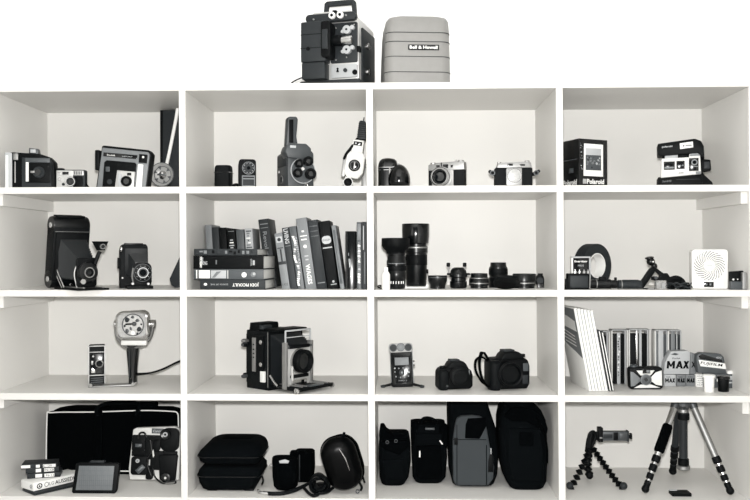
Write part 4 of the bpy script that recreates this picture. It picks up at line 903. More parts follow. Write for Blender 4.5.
bl = t.part('bellows', BELL); bl.bellows((291, 360, 0), 22, 26, (291, 363, -19), 17, 19, 7)
tp.box(270, 312, 329.8, 332, -12, 8, BLK, bev=.6)
st = t.part('lens_board', SILP, label='silver front standard'); SX = Matrix.Translation((291*0, 0, 0))
ST = Matrix.Translation(t.P(289.5, 360, 0)) @ Matrix.Diagonal((.82, 1, 1, 1)) @ Matrix.Translation(-t.P(296.5, 360, 0))
st.M = ST; st.poly([(274, 345.6), (317, 345.6), (318.4, 386.6), (272.6, 386.6)], -23, -20, bev=.6)
st.box(272, 276, 342, 388, -24.6, -19, SIL, bev=.6); st.box(315.4, 319.4, 342, 388, -24.6, -19, SIL, bev=.6)
q = t.part('slot', BLK, st, 'black slots'); q.M = ST; q.rr(279, 313, 345.2, 348.6, -25, -22.6, 1.4); q.rr(281, 311, 374.6, 378, -25, -22.6, 1.4); q.rr(283, 309, 379.8, 384.8, -24.4, -22.6, 1, CHR); q.box(299, 303, 380.6, 384, -25, -24, BLK, bev=.2)
for x in (277, 315): q.disc(x, 347, 1.4, -25.2, -23, GUN, n=12); q.disc(x, 385, 1.8, -25.6, -23, SIL, n=12)
fr = t.part('wire_finder', LGT, st, 'bright wire frame above the lens board'); fr.M = ST
for x in (275, 317.4): fr.box(x-.9, x+.9, 330.6, 346, -22.4, -21, bev=.3)
fr.box(275, 317.4, 330, 331.6, -22.4, -21, bev=.3); fr.box(275, 317.4, 337, 337.8, -22, -21.4, bev=.1)
l = t.part('lens', BLK, label='round black lens'); l.M = Matrix.Translation((-7*t.s, 0, 0)); l.laty(296.5, 361.4, [(12.2, -22.8), (12.2, -25), (11, -25.6), (11, -29), (11.6, -29.4), (11.6, -32), (10.6, -32.6), (8.6, -32), (7.4, -29.4), (.1, -28.6)], n=36); l.ring(296.5, 361.4, 12.6, 11.8, -25.4, -23.4, SIL); l.disc(296.5, 361.4, 7.6, -29.6, -28.6, GLS)
q = t.part('shutter_lever', CHR, l); q.M = Matrix.Translation((-4*t.s, 0, 0)); q.tube([(281, 372, -26), (280, 380, -27), (282, 366, -25)], 1.3)
bd = t.part('drop_bed', BLK); bd.box(271, 319, YB-6, YB-2.6, -42, -1, bev=.5); 
for x in (277, 283, 307, 313): bd.box(x-.7, x+.7, YB-7, YB-5.6, -40, -8, SIL, bev=.2)
bd.latx(YB-3.4, -39, [(2, 268.4), (2.6, 268.8), (2.6, 271)], CHR); bd.latx(YB-3.4, -39, [(2.6, 319), (2.6, 321.4), (2, 322)], SIL); bd.box(286, 304, YB-7, YB-5.8, -42.6, -36, DK2, bev=.3)
k = t.part('bed_strut', CHR, bd, 'bright bed strut'); k.tube([(269.6, 376, -2), (269.6, 382, -8), (269.6, 385.4, -13)], 1.2, sm=1); k.tube([(317, 376, -2), (317, 382, -8), (317, 385.4, -13)], 1.2, sm=1)
ft = t.part('foot', BLK, bd); ft.box(276, 279, YB-3, YB, -30, -28); ft.box(311, 314, YB-3, YB, -30, -28)

# ================================================================== row 3, third bay
SILG = mat('recorder_silver', (.34, .34, .335), .5, .1, var=.06)
t = Th('audio_recorder', 'handheld audio recorder with silver microphone head on two short spread legs', 'recorder', 402.5, 3, by=387.5)
A = t.spin(402.5, 387, -2.5) @ t.spin(402.5, 387, -8, axis='X')
b = t.part('body', BLK); b.M = A; b.rr(391.8, 413.4, 352.4, 387, 0, 8, 1.4, bev=.7)
q = t.part('bezel', MID, b, 'silver edge'); q.M = A; q.rr(391, 414.2, 381, 386, .8, 8, 1.2, bev=.4); q.box(391.2, 392.3, 352, 384, .6, 7, bev=.3); q.box(412.9, 414, 352, 384, .6, 7, bev=.3)
fp = t.part('face_plate', BLKG, b); fp.M = A; fp.rr(392.8, 412.4, 353.4, 384.4, -.5, .4, .8)
q = t.part('screen', MID, fp, 'grey screen'); q.M = A; q.rr(395.8, 409.8, 357.8, 365.4, -.9, 0, .4, MID, bev=.1)
q = t.part('button', DK2, fp); q.M = A
for i, (x, y) in enumerate(((395.6, 368.4), (399.6, 368.6), (404, 368.4), (409.4, 368.8), (395.6, 372), (409.6, 372.6), (396.4, 376.6), (401, 377.6), (405, 377.6), (409, 376.6))): q.disc(x, y, .8, -1, -.3, LGT if i in (0, 5) else MID, n=10)
q.disc(402.6, 372.8, 3, -1, -.3, DK); q.disc(402.6, 372.8, 1.2, -1.3, -.8, GUN); q.text('MARK II', 403, 380.8, 1.3, 8, -.6, MID)
k = t.part('side_knob', SIL, b, 'silver side wheel'); k.M = A; k.latx(364, 4, [(2.2, 414), (3, 414.2), (3, 415.6), (2.4, 415.8)])
hd = t.part('microphone_head', SILG, label='silver microphone head'); hd.M = A; hd.rr(390.4, 414.4, 343.4, 352.8, 0, 8, 3, bev=.6)
hd.laty(395, 348, [(3.4, 0), (3.4, -2), (2.4, -2.4), (.1, -2)], DK); hd.laty(410, 348, [(3.4, 0), (3.4, -2), (2.4, -2.4), (.1, -2)], DK); hd.laty(402.5, 347.6, [(4, 0), (4, -2.4), (2.8, -3), (.1, -2.8)], MID); hd.ring(395, 348, 3.9, 3.3, -2.4, -.4, DK2); hd.ring(410, 348, 3.9, 3.3, -2.4, -.4, DK2); hd.ring(402.5, 347.6, 4.2, 3.6, -3, -1, DK2)
for sx in (-1, 1):
    k = t.part('leg', BLK); k.rod(t.Wp(402.5+sx*10, 384, t.Y+.004), t.Wp(402.5+sx*20.2, 386.8, t.Y-.004), 1.5, 1.3); k.rod(t.Wp(402.5+sx*18, 386.2, t.Y-.003), t.Wp(402.5+sx*21.6, 387.2, t.Y-.005), 1.8, 1.7, DK)
t = Th('digital_camera', 'small black digital camera body without strap, middle of the third bay', 'camera', 456.5, 3, by=389.6, rz=14)
b = t.part('body', BLK); b.poly([(438.6, 372), (441, 368.6), (447, 367), (466, 366.6), (472.4, 371), (474, 376), (474, 387), (471, 389.6), (440, 389.6), (438.4, 387)], 0, 16, bev=1.8, seg=3)
q = t.part('grip', LEATH, b); q.loftv([(369, 439.4, 446, -3, 6, 3), (371, 438, 448, -5, 8, 4), (388, 438, 448, -5, 8, 4), (389.6, 439, 447, -4, 8, 4)])
q = t.part('viewfinder_hump', BLK, b); q.poly([(446.6, 368), (449.6, 362.4), (452, 361.4), (463, 361.2), (466, 364), (469, 369.4)], -3, 13, bev=1.3, seg=3); q.box(451, 461, 360, 362, 3, 12, DK, bev=.4)
l = t.part('lens_mount', BLK); l.laty(459, 376.4, [(10.4, 0), (10.4, -3), (9.6, -3.4), (9.6, -5.6), (8.6, -6), (.1, -6)], n=32); l.disc(459, 376.4, 6.6, -7, -5.8, BLK)
q = t.part('mode_dial', BLK, b); q.latz(443.6, 6, [(2.6, 366.4), (3, 366.8), (3, 369)], n=18); b.text('α', 445.4, 385, 1.8, None, -5.2, MID); b.box(469.4, 470.4, 370, 376, -.3, .2, MID, bev=.1)
t = Th('digital_camera', 'large black digital camera with its strap looped up at the left side', 'camera', 504, 3, by=389.6, rz=16)
b = t.part('body', BLK); b.poly([(490, 362), (494, 358.6), (524, 357.4), (530.6, 361), (532.4, 367), (532.4, 385), (529, 390.4), (493, 390.4), (490, 387)], 0, 20, bev=2, seg=3)
q = t.part('grip', LEATH, b); q.loftv([(360, 489, 498, -5, 8, 4), (363, 487.6, 500, -8, 10, 5), (386, 487.6, 500, -8, 10, 5), (390, 489, 499, -6, 10, 5)])
q = t.part('viewfinder_hump', BLK, b); q.poly([(499, 360), (502.6, 354.4), (505, 352.4), (518, 351.6), (522, 354), (526, 360)], -3, 15, bev=1.6, seg=3); q.box(505, 517, 350.4, 352.6, 3, 14, DK, bev=.4)
l = t.part('lens', BLK); l.laty(507, 373, [(12, 0), (12, -5), (12.4, -5.4), (12.4, -10), (11.6, -10.4), (11.6, -13), (11, -13.6), (9.8, -13), (8.6, -9), (.1, -8.6)], n=36); l.disc(507, 373, 8.8, -9.6, -8.4, BLK)
q = t.part('side_flap', DK2, b, 'dull grey rubber flap'); q.box(524.6, 530.4, 364, 372, -.8, .4, bev=.4); b.latz(527.4, 8, [(2.6, 355.6), (3, 356), (3, 358.6)], BLK, n=18); b.box(524, 530, 376, 385, -.6, .4, DK, bev=.4)
s_ = t.part('neck_strap', FAB, label='looped black strap'); s_.tube([(490, 361, 6), (486, 355, 4), (481, 352, 0), (476.6, 357, -4), (475.6, 366, -6), (478, 376, -6), (483, 383.6, -4), (489, 386.6, 2)], [.8]*8, flat=4.4, n=10); s_.tube([(488, 360.6, 6), (484.6, 358, 12), (480, 362, 16), (479.4, 372, 14), (484, 383, 8), (489, 385, 6)], [.8]*6, flat=4, n=10)

# ================================================================== row 3, fourth bay
GM = 'white bound folders leaning in the fourth bay'
ti = 10.8; xb = [589.6, 592.9, 596.2, 599.4, 602.8, 606.0]
wds = [3.1, 3.1, 3.0, 3.2, 3.0, 3.0]
pos = ['leftmost of the row, its grey marked cover showing', 'second from the left in the row', 'third from the left in the row', 'fourth from the left in the row', 'fifth from the left in the row', 'rightmost white one of the row']
for i in range(6):
    t = Th('magazine', 'white leaning magazine, '+pos[i], 'magazine', xb[0], 3, by=391.5, rz=6, group=GM)
    A = t.spin(xb[i], t.yb, -ti)
    c = t.part('cover', PAP); c.M = A; h = 306.4+i*.5
    c.box(xb[i], xb[i]+wds[i]-.1, h, t.yb, 0, 60, bev=.25)
    e = t.part('spine_lines', MID if i % 2 else DK2, label='thin grey edge lines'); e.M = A
    e.box(xb[i]+wds[i]-.75, xb[i]+wds[i]-.35, h+1, t.yb-1, -.12, .2, bev=.04)
    if i == 0:
        q = t.part('cover_print', DK2, label='grey curved print on the cover'); q.M = A
        P = t.P
        def sp(pts, m, dd=.12): q.put([P(xb[0]-k, y, w_) for k in (dd, 0) for (w_, y) in pts], [tuple(range(len(pts))), tuple(range(2*len(pts)-1, len(pts)-1, -1))]+[(j, (j+1) % len(pts), len(pts)+(j+1) % len(pts), len(pts)+j) for j in range(len(pts))], m)
        sp([(1.5, 307), (58, 307), (58, 314), (30, 316), (1.5, 332)], MID)
        sp([(6, 320), (30, 315.8), (58, 314), (58, 327), (30, 327), (6, 330)], WHT, .2)
        sp([(1.5, 331), (58, 327), (58, 344), (40, 349), (20, 353), (1.5, 358)], MID, .3)
        for j in range(4): sp([(14, 336+j*3.4), (50, 331+j*4), (50, 332+j*4), (14, 337+j*3.4)], WHT, .4)
for i, (x0, nm) in enumerate(((609.6, 'thin dark edged booklet leaning against the white magazines, shorter than them'), (612.4, 'last thin dark booklet leaning at the right of the magazine row'))):
    t = Th('booklet', nm, 'booklet', x0, 3, by=391.5, rz=6)
    A = t.spin(x0, t.yb, -10.8)
    c = t.part('cover', DK); c.M = A; c.box(x0, x0+2.1, 329+i*1.4, t.yb, 0, 46, bev=.2)
    e = t.part('pages', PAP); e.M = A; e.box(x0+.5, x0+1.5, 330+i*1.4, t.yb-.6, -.15, 45, bev=.1)
# clear sleeves with dark contents along the back
GC = 'clear sleeves of dark cards at the back of the shelf'
for i, (x0, x1, y0, lab, core) in enumerate(((600, 610, 331, 'clear plastic case with dark filling just behind the leaning magazines', BLK),
    (611.6, 628, 329.4, 'clear plastic case with dark filling and a bright speckled strip', BLK),
    (629, 650.6, 329, 'broad clear plastic case with dark filling above the disposable camera', BLK),
    (655, 667.6, 329.6, 'grey lined clear case left half of the right hand pair, behind the film packs', DK2),
    (668.2, 681.4, 329.8, 'grey banded clear case right half of the right hand pair, behind the film packs', DK))):
    t = Th('plastic_case', lab, 'case', (x0+x1)/2, 3, Y=.20, group=GC)
    k = 377
    c = t.part('filling', core, label='dark filling'); c.box(x0+(1.4 if i else .6), x1-(3.4 if i < 3 else 1), y0+4.6, t.yb-.5, .8, 11, bev=.2)
    s_ = t.part('clear_sleeve', CRM, label='pale clear edges')
    s_.box(x0, x0+1.1, y0, t.yb, 0, 12, bev=.2); s_.box(x1-3.2 if i < 3 else x1-.9, x1-2.2 if i < 3 else x1, y0, t.yb, 0, 12, LGT, bev=.2); s_.box(x0, x1, y0, y0+.9, 0, 12, LGT, bev=.2)
    if i < 3: s_.box(x1-1, x1, y0+.4, t.yb, 0, 12, CRM, bev=.2)
    if i == 1:
        s_.box(617, 620.4, y0+3, t.yb, -.6, .8, LGT, bev=.3)
        for k in range(16): s_.disc(618.7+random.random()*1.4-.7, 336+k*2.6, .8, -1, -.5, random.choice([DK, MID, WHT]), n=7)
    if i == 2: s_.box(636, 638, y0+1, t.yb, -.8, .8, CHR, bev=.3); s_.box(639.2, 641.6, y0+1, t.yb, -.8, .8, LGT, bev=.3)
    if i == 3: s_.box(658.4, 663.4, y0+1, t.yb, -.4, .8, LGT, bev=.2); s_.box(656, 657.6, y0+1, t.yb, -.3, .8, MID, bev=.2)
    if i == 4: s_.box(671, 675, y0+1, t.yb, -.4, .8, MID, bev=.2); s_.box(676.4, 677.4, y0+1, t.yb, -.4, .8, LGT, bev=.2)
t = Th('disposable_camera', 'disposable camera with two pale panels lying in front of the clear cases', 'camera', 648, 3, by=389.6, rz=-3)
A = t.spin(646, 390, -1.5)
b = t.part('body', BLK); b.M = A; b.rr(630, 663, 367.4, 389.4, 0, 12, 3, bev=1)
q = t.part('pale_panel', CRM, label='pale curved panels'); q.M = A
q.poly([(631, 371.4), (634, 372), (640.4, 378), (640.6, 381), (634.6, 386), (631, 386.4)], -.7, .3, MID, bev=.2); q.poly([(662, 370.6), (662, 386), (656, 385), (651, 381), (651.6, 377), (656, 372.6)], -.7, .3, bev=.2); q.poly([(637, 370.4), (655, 370.4), (651, 375.4), (641, 375.4)], -.6, .3, bev=.2); q.poly([(634, 388), (641, 384.6), (651, 384.6), (660, 388)], -.6, .3, bev=.2)
q = t.part('lens', GUN); q.M = A; q.laty(646, 379.6, [(5.4, 0), (5.4, -1.8), (4.6, -2.2), (2.4, -2), (.1, -1.8)]); q.disc(646, 379.6, 1.7, -2.6, -1.8, GLS); q.ring(646, 379.6, 5.5, 4.9, -2.2, -1, MID)
q = t.part('viewfinder', BLKG); q.M = A; q.box(643, 650.6, 369.2, 373.4, -1.2, 0, bev=.2); q.box(646.8, 650, 370, 372.6, -1.5, -1, MID, bev=.1)
k = t.part('film_wheel', DK2); k.M = A; k.latz(635.6, 6, [(3, 365), (3.8, 365.6), (3.8, 367.8)], n=18)
# small boxes first, then the packs that stand on them
def fbox(name, lab, x0, x1, y0, dep, m, by, rz=0, z=None, group=None, yfix=None):
    t = Th(name, lab, 'box', (x0+x1)/2, 3, by=by, rz=rz, group=group)
    b = t.part('carton', m); b.box(x0, x1, y0, t.yb, 0, dep, bev=.3)
    return t, b
GX = 'small film boxes under the large packs'
for x0, x1, lab in ((664.4, 675.8, 'small pale film box with bold black letters, leftmost under the large pack'), (676.6, 685.6, 'small grey film box with bold black letters, middle of the three'), (686.2, 695.6, 'small grey film box with bold black letters, right one of the three')):
    t, b = fbox('film_box', lab, x0, x1, 374.8, 13, LGT if x0 < 670 else MID, 386.4, group=GX)
    q = t.part('lettering', BLK, label='black lettering'); bold_max(q, x0+.8, x1-.8, 378.4, 382.6, -.1, 1.0, BLK); q.text('Kodak', x0+4, 376.9, 1.1, 4, -.1, DK)
zt_ = (t.yb-374.6)*t.s
t = Th('film_pack', 'large grey film pack with big bold black letters standing on small film boxes', 'pack', 678, 3, Y=t.Y+.0, z=TOPS[3]+zt_+.0006, rz=0)
b = t.part('carton', LGT, label='pale grey carton'); b.poly([(663.6, 374.5), (665, 363), (671, 351.4), (688, 350.6), (690.6, 352.4), (689.4, 374.5)], 0, 12, bev=.6)
sdp = t.part('carton_side', MID, b, 'darker grey side with part of a letter'); sdp.poly([(690.2, 374.5), (691, 352.6), (695.4, 353.6), (696.8, 374.5)], .5, 12, bev=.4); sdp.text('X', 693.6, 364.6, 6, 4.4, .3, BLK, bold=.05)
q = t.part('lettering', BLK, label='bold black lettering'); bold_max(q, 666.6, 688.8, 361, 368.6, -.1, 2.2, BLK, .08); q.text('Kodak', 676.4, 358.2, 1.7, 8, -.1, DK); q.poly([(670.4, 354.4), (675, 352.8), (679, 354), (676, 355.2)], -.15, .2, DK2, bev=.05)
t, b = fbox('film_box', 'small white box printed with lines of black text, left of the white canister', 696.4, 704, 374.2, 12, PAP, 387)
q = t.part('lettering', DK2, label='lines of small print')
for i in range(5): q.text(('ISO 400', '35mm', '24 EXP', 'COLOR', 'FILM')[i], 700.2, 376.2+i*2.2, 1.1, 6, -.1, DK2)
t, b = fbox('film_box', 'dark patterned film box under the lettered pack, behind the two canisters', 704.8, 727.4, 373.4, 9, DK2, 388)
q = t.part('pattern', LGT, label='pale printed patches')
for i in range(12): q.box(706+i*1.8, 706.8+i*1.8, 375+random.random()*3, 378+random.random()*5, -.12, .2, random.choice([LGT, MID, WHT, DK]), bev=.05)
zt_ = (t.yb-373.2)*t.s; Yf = t.Y
t = Th('film_pack', 'dark film pack with a slanted white lettered band standing on a dark box', 'pack', 712, 3, Y=Yf, z=TOPS[3]+zt_+.0006)
b = t.part('carton', DK2); b.poly([(698.4, 374), (697, 362), (697.6, 354.4), (701, 352.6), (721, 354), (724, 357), (726.6, 374)], 0, 9, bev=.7)
q = t.part('swoosh', BLKG, b); q.poly([(698.6, 356), (702, 354), (712, 357), (722, 360), (722.6, 362.6), (712, 360.6), (700, 359)], -.15, .2, bev=.05); q.text('400', 718.6, 357.6, 2.1, 5.6, -.25, LGT, slant=.2)
q = t.part('white_band', WHT, b, 'white band'); q.poly([(698.6, 359.8), (725, 363.4), (726.2, 369.2), (700.4, 366.2)], -.3, .2, bev=.05); q.text('FUJIFILM', 711.4, 364.4, 3.5, 22, -.4, BLK, rot=-7, bold=.01, slant=.1)
t = Th('film_box', 'white tipped narrow film box at the far right of the film boxes', 'box', 729, 3, Y=Yf-.006)
b = t.part('carton', DK2); b.box(728, 732.4, 371.4, t.yb, 0, 8, bev=.3)
q = t.part('label_patch', PAP, label='white end patch'); q.box(727.9, 732.5, 371, 374, -.3, 8.2, bev=.2); q.box(729, 732.2, 376, 380, -.15, .2, LGT, bev=.05); q.box(729, 732.4, 382, 383.4, -.15, .2, LGT, bev=.05)
t = Th('film_canister', 'white plastic film canister at the right of the third shelf', 'canister', 709, 3, by=392)
b = t.part('tub', WHT); b.latz(709, 0, [(4.9, 377), (5.2, 378), (4.9, t.yb-.3), (4.7, t.yb)]); q = t.part('lid', WHT); q.latz(709, 0, [(4.6, 374.4), (6.1, 374.8), (6.2, 377.2), (5.4, 377.6)])
t = Th('film_canister', 'black plastic film canister at the right of the third shelf', 'canister', 723.4, 3, by=391.4)
b = t.part('tub', BLK); b.latz(723.4, 0, [(5, 378), (5.4, 379), (5.2, t.yb-.3), (5, t.yb)]); q = t.part('lid', BLKG); q.latz(723.4, 0, [(5, 375.6), (6.4, 376), (6.5, 378.6), (5.6, 379)])
# ================================================================== row 4, first bay
t = Th('equipment_bag', 'long black equipment bag edged in white piping filling the bottom left bay', 'bag', 113, 4, by=475.4)
YB = t.yb
b = t.part('body', FAB, label='black fabric body'); b.loftw([(0, 47, 178, 412, YB-3, 5), (-1, 48, 177, 413.4, YB-4.4, 5), (0.01, 47, 178, 412, YB-3, 5), (22, 47, 178, 414, YB-3, 6), (26, 50, 176, 417, YB-6, 6)])
b.box(52, 174, YB-4, YB, 3, 26, bev=.8)
q = t.part('piping', WHT, label='white piping'); 
pts = [(50, 413.6), (48, 412.8), (47.3, 416), (46.6, 440), (46.4, 460), (46.6, 470.4), (50, 471), (80, 471), (113, 471), (150, 471), (176, 471), (178.4, 468), (178.6, 440), (178.4, 420), (177.4, 413.4), (172, 411.8), (150, 411), (130, 411.4), (113, 412), (90, 412.8), (62, 413)]
q.tube([(x, y, -.8) for x, y in pts], .62, n=8, closed=True, sm=3)
f = t.part('top_flap', FAB); f.loftv([(409.4, 66, 100, 6, 20, 4), (410.6, 58, 170, 4, 22, 5), (412, 52, 174, 2, 24, 5), (413.4, 50, 176, 1, 25, 5)])
for x in (95, 134):
    k = t.part('webbing', FAB); k.box(x, x+8, 411.4, YB-4, -2.2, -.6, bev=.4)
h = t.part('carry_handle', FAB2, label='raised carry handle'); h.tube([(99, 416, -2), (97.6, 410, -2), (101, 406.4, 0), (110, 404.6, 3), (125, 404.4, 4), (137, 404.8, 2), (140, 408, -1), (138, 412, -2), (137, 416, -2)], [2]*9, flat=1.6, n=10); h.box(108, 156, 403.6, 410, 4, 9, FAB, bev=1.6)
t = Th('camera_case', 'pale case covered in black camera gear and cables in the bottom left bay', 'case', 154, 4, by=481.5, rz=3)
A = t.spin(154, t.yb, 1.5) @ t.spin(154, t.yb, -6, axis='X')
b = t.part('shell', CRM, label='pale case shell'); b.M = A; b.poly([(130.6, 431.4), (134, 429.6), (172, 427.6), (176, 429.6), (178, 436), (178.4, 480), (129.8, 480.4), (128.2, 470)], 0, 9, bev=1.3, seg=3)
q = t.part('name_patch', DK2, b, 'grey patch with pale lettering'); q.M = A; q.box(149.4, 161, 429.8, 434.8, -.6, .3, bev=.2); q.text('Canon', 155.2, 432.4, 2.6, 9, -.7, LGT, bold=.02, slant=.1)
g_ = t.part('gear', BLK, label='black gear strapped over the front'); g_.M = A
g_.rr(130.6, 162, 436.4, 442.4, -3, .5, 1.5); g_.rr(131, 144, 436.4, 452, -3.4, .5, 2); g_.rr(131.4, 148, 457, 475, -4.4, .5, 3); g_.rr(159.6, 177.4, 429, 451.6, -5, .5, 6); g_.rr(150, 163, 452, 470, -3.6, .5, 2); g_.poly([(158, 455), (177, 454.6), (175.6, 480), (168, 483), (160, 479)], -5, .5, bev=1.4); g_.rr(144, 152, 442, 460, -3, .5, 2); g_.rr(131, 176, 451.6, 457, -2.4, .5, 1); g_.rr(146, 153, 466, 479.4, -3, .5, 2)
g_.rr(152, 159, 440, 452, -3, .5, 3)
q = t.part('lens', SATIN, g_, 'round lens with pale centre'); q.M = A; q.laty(164.6, 434.6, [(5, -4), (5.4, -7), (4.4, -8), (3, -7.6), (.1, -7)]); q.disc(164.6, 434.8, 2.4, -8.4, -7.2, LGT); q.disc(164.6, 434.8, 1.1, -8.8, -8, BLK)
q = t.part('lens', SATIN, g_, 'small round lens with a bright centre'); q.M = A; q.laty(166.4, 477, [(4.4, -4), (4.4, -7), (3, -7.4), (.1, -7)]); q.ball(166.4, 477, -7, 1.3, WHT)
q = t.part('gear_detail', MID, g_, 'small grey and pale fittings'); q.M = A
q.rr(134.6, 141, 444.8, 448, -4.2, -3, .4, DK2); q.disc(138, 461.2, 1.9, -5.6, -4, LGT); q.disc(138, 461.2, .9, -6, -5, MID); q.poly([(136, 470.4), (142.6, 464.6), (146, 467.4), (139.6, 474)], -5.6, -4, DK2, bev=.2); q.poly([(138.4, 470), (142.4, 466.6), (143.6, 467.8), (139.6, 471.2)], -5.8, -5, MID, bev=.1)
q.poly([(159.6, 464.4), (163, 463), (163.4, 466), (161.6, 467), (161.6, 470), (159.8, 470)], -4.2, -3, CRM, bev=.2); q.poly([(151.6, 452), (152.6, 450), (154, 456), (152.8, 458)], -4, -3, CRM, bev=.1)
c = t.part('cable', BLKG); c.M = A; c.tube([(137, 440, -4), (138.6, 434.6, -4), (143, 434, -4), (145, 438, -3.6)], 1); c.tube([(153, 468, -4), (156, 476, -6), (163, 481, -9), (171, 483.6, -10), (176.6, 482, -9), (176, 479.4, -8), (168, 480, -8), (162, 477, -6)], .9); c.tube([(149, 441, -3.4), (151, 452, -4.4), (147, 462, -4.4), (152, 476, -4)], .9)
t = Th('led_panel', 'black framed light panel with a grey gridded face in front of the long bag', 'lamp', 94.5, 4, by=493.6)
A = t.spin(94.5, t.yb, -9, axis='X')
b = t.part('frame', BLK); b.M = A; b.poly([(74, 465.6), (76, 464), (114.6, 464), (117.6, 465.6), (115.6, 491), (114, 494.4), (73, 494.4), (71.4, 492)], 0, 7, bev=.9)
q = t.part('light_face', mat('led_grid', g(.16, .08), .5, var=.05, wave=('X', 90, .3)), label='grey gridded face'); q.M = A; q.poly([(77.6, 467), (113, 467), (111.8, 490.4), (75.6, 490.4)], -.5, .3, bev=.2)
ln = t.part('grid_lines', DK2, q); ln.M = A
for i in range(1, 18): ln.box(77+i*2, 77.12+i*2, 467.6, 490, -.6, -.4, bev=.02)
for i in range(1, 5): ln.box(77, 112.4, 467+i*4.7, 467.12+i*4.7, -.6, -.4, bev=.02)
bx = t.part('mount_block', DK); bx.M = A; bx.box(88, 102, 462, 464.4, 1, 7, bev=.4)
# the small boxes and tapes in the left corner
t = Th('videotape', 'dark flat tape box lying under the long white box in the bottom left corner', 'box', 34.6, 4, by=496, rz=50)
b = t.part('case', DK); b.box(34.6, 90, t.yb-2.6, t.yb, 0, 26, bev=.5); b.box(36, 89, t.yb-1.8, t.yb-1.3, -.1, .2, BLK, bev=.05); Yd = t.Y
z0 = .0052
z0 = .0092
t = Th('videotape', 'long white box with round logos and lettering lying angled in the bottom left corner', 'box', 33.5, 4, Y=Yd+.012, rz=54, z=TOPS[4]+z0)
YB = t.yb; hgt = 8
b = t.part('carton', PAP); b.box(33.5, 86, YB-hgt, YB, 0, 23, bev=.4)
q = t.part('lettering', BLK, label='black lettering and round logos'); ym = YB-hgt/2
q.ring(40, ym, 2.7, 1.8, -.2, .1, BLK, ex=1.1); q.poly([(38.9, ym+1), (40, ym-1.6), (41.1, ym+1)], -.2, .1, BLK, bev=.05); q.ring(47.6, ym, 2.4, 1.8, -.2, .1, MID); q.text('LG', 53, ym, 3.4, 5, -.1, MID); q.text('AUSSIEDUB', 70.5, ym, 4, 27, -.1, BLK, bold=.01)
q.text('@', 4, ym, 4.4, 4.6, 33.4, MID, face='left')
zz = z0+hgt*t.s+.0006
Ys_ = 0
def tapebox(lab, px, by_, L, D, H, rz, z, band, Y_):
    t = Th('tape_cassette', lab, 'cassette', px, 4, Y=Y_, rz=rz, z=TOPS[4]+z, group='small cassettes stacked on the white box')
    b = t.part('case', DK); yb = t.yb; b.box(px, px+L, yb-H, yb, 0, D, bev=.35)
    q = t.part('label_strip', PAP, label='white label patches')
    for a, c_ in band: q.box(px+a*L, px+c_*L, yb-H+.7, yb-.7, -.15, .3, bev=.05)
    q.text('P6-120', px+L*.72, yb-H/2, H*.4, L*.3, -.25, DK); q.box(px-.15, px+.2, yb-H+.7, yb-.7, 3, D-3, LGT if band[0][0] == 0 else DK2, bev=.05)
    return z+H*t.s+.0005
Ys = t.Y+.045
zz = tapebox('dark cassette case with two white label patches, lowest of the small stack', 27, 0, 31, 20, 4.8, 16, zz, ((.25, .45), (.52, .82)), Ys)
zz = tapebox('dark cassette case with white label patches in the middle of the small stack', 25.6, 0, 31, 20, 4.8, 20, zz, ((.3, .46), (.55, .85)), Ys)
zz = tapebox('cassette case with white end label, topmost of the small stack', 21, 0, 33, 20, 4.2, 14, zz, ((.0, .26), (.42, .53), (.62, .98)), Ys-.004)

# ================================================================== row 4, second bay
t = Th('padded_case', 'black hard shell pouch at the bottom of the pair stacked beside the left divider', 'case', 231, 4, by=492.2)
b = t.part('shell', FAB2); b.loftv([(467.6, 203, 253, 6, 48, 8), (468.6, 200, 257, 2, 52, 9), (472, 197, 260, 0, 54, 10), (476, 195.6, 260, -.5, 54, 10), (t.yb-8, 198, 257, 0, 53, 8), (t.yb-2, 200.6, 252, 2, 50, 8), (t.yb-1.2, 202, 251, 3, 49, 8)])
q = t.part('zipper', BLKG); q.loftv([(476.6, 195, 260.6, -1.2, 54.4, 10), (477.6, 195, 260.6, -1.2, 54.4, 10)])
f = t.part('foot', BLK); 
for x in (206, 243): f.box(x, x+10, t.yb-2.4, t.yb, 4, 50, bev=.8)
q = t.part('zip_pull', BLK, q); q.tube([(262, 476, 0), (263.4, 480, -2), (262, 484, -2)], 1)
zt_ = (t.yb-467.4)*t.s; Yc = t.Y
t = Th('padded_case', 'black hard shell pouch lying on top of the other one beside the left divider', 'case', 231, 4, Y=Yc+.004, z=TOPS[4]+zt_+.0006)
yb = t.yb
b = t.part('shell', FAB2); b.loftv([(445.4, 212, 250, 24, 52, 10), (446, 207, 255, 16, 56, 12), (448, 203, 258, 10, 58, 12), (451, 200, 260, 5, 58, 12), (454, 197, 261, 1, 58, 12), (457, 195.6, 261, -.5, 58, 11), (yb-3.4, 198, 259, 1, 56, 10), (yb-.8, 202, 256, 4, 53, 9), (yb, 205, 254, 6, 50, 8)])
q = t.part('zipper', BLKG); q.loftv([(457.4, 195, 261.6, -1, 58, 11), (458.2, 195, 261.6, -1, 58, 11)])
q = t.part('top_panel', FAB); q.loftv([(444.8, 216, 246, 28, 48, 5), (446.4, 214, 248, 26, 50, 5)])
t = Th('lens_pouch', 'open topped soft black pouch standing left of the taller dark pouch', 'pouch', 284.5, 4, by=492)
b = t.part('body', FAB); yb = t.yb; b.loftv([(461.6, 272, 295.6, 1, 20, 7), (460, 271, 296.6, 0, 21, 7), (463, 270.8, 297, 0, 21, 8), (478, 271.4, 297.4, -1, 21, 8), (yb-4, 272.6, 296.4, 0, 20, 8), (yb-1, 275, 293.6, 2, 18, 7), (yb, 278, 290, 4, 16, 6)])
q = t.part('metal_tag', LGT, label='pale wrinkled tag'); q.poly([(279, 461), (285, 459.6), (289.4, 461), (288.4, 463.4), (280, 463.4)], -1, .4, bev=.3); q.ring(270.2, 467, 1.7, 1.1, 4, 6, SIL, n=14)
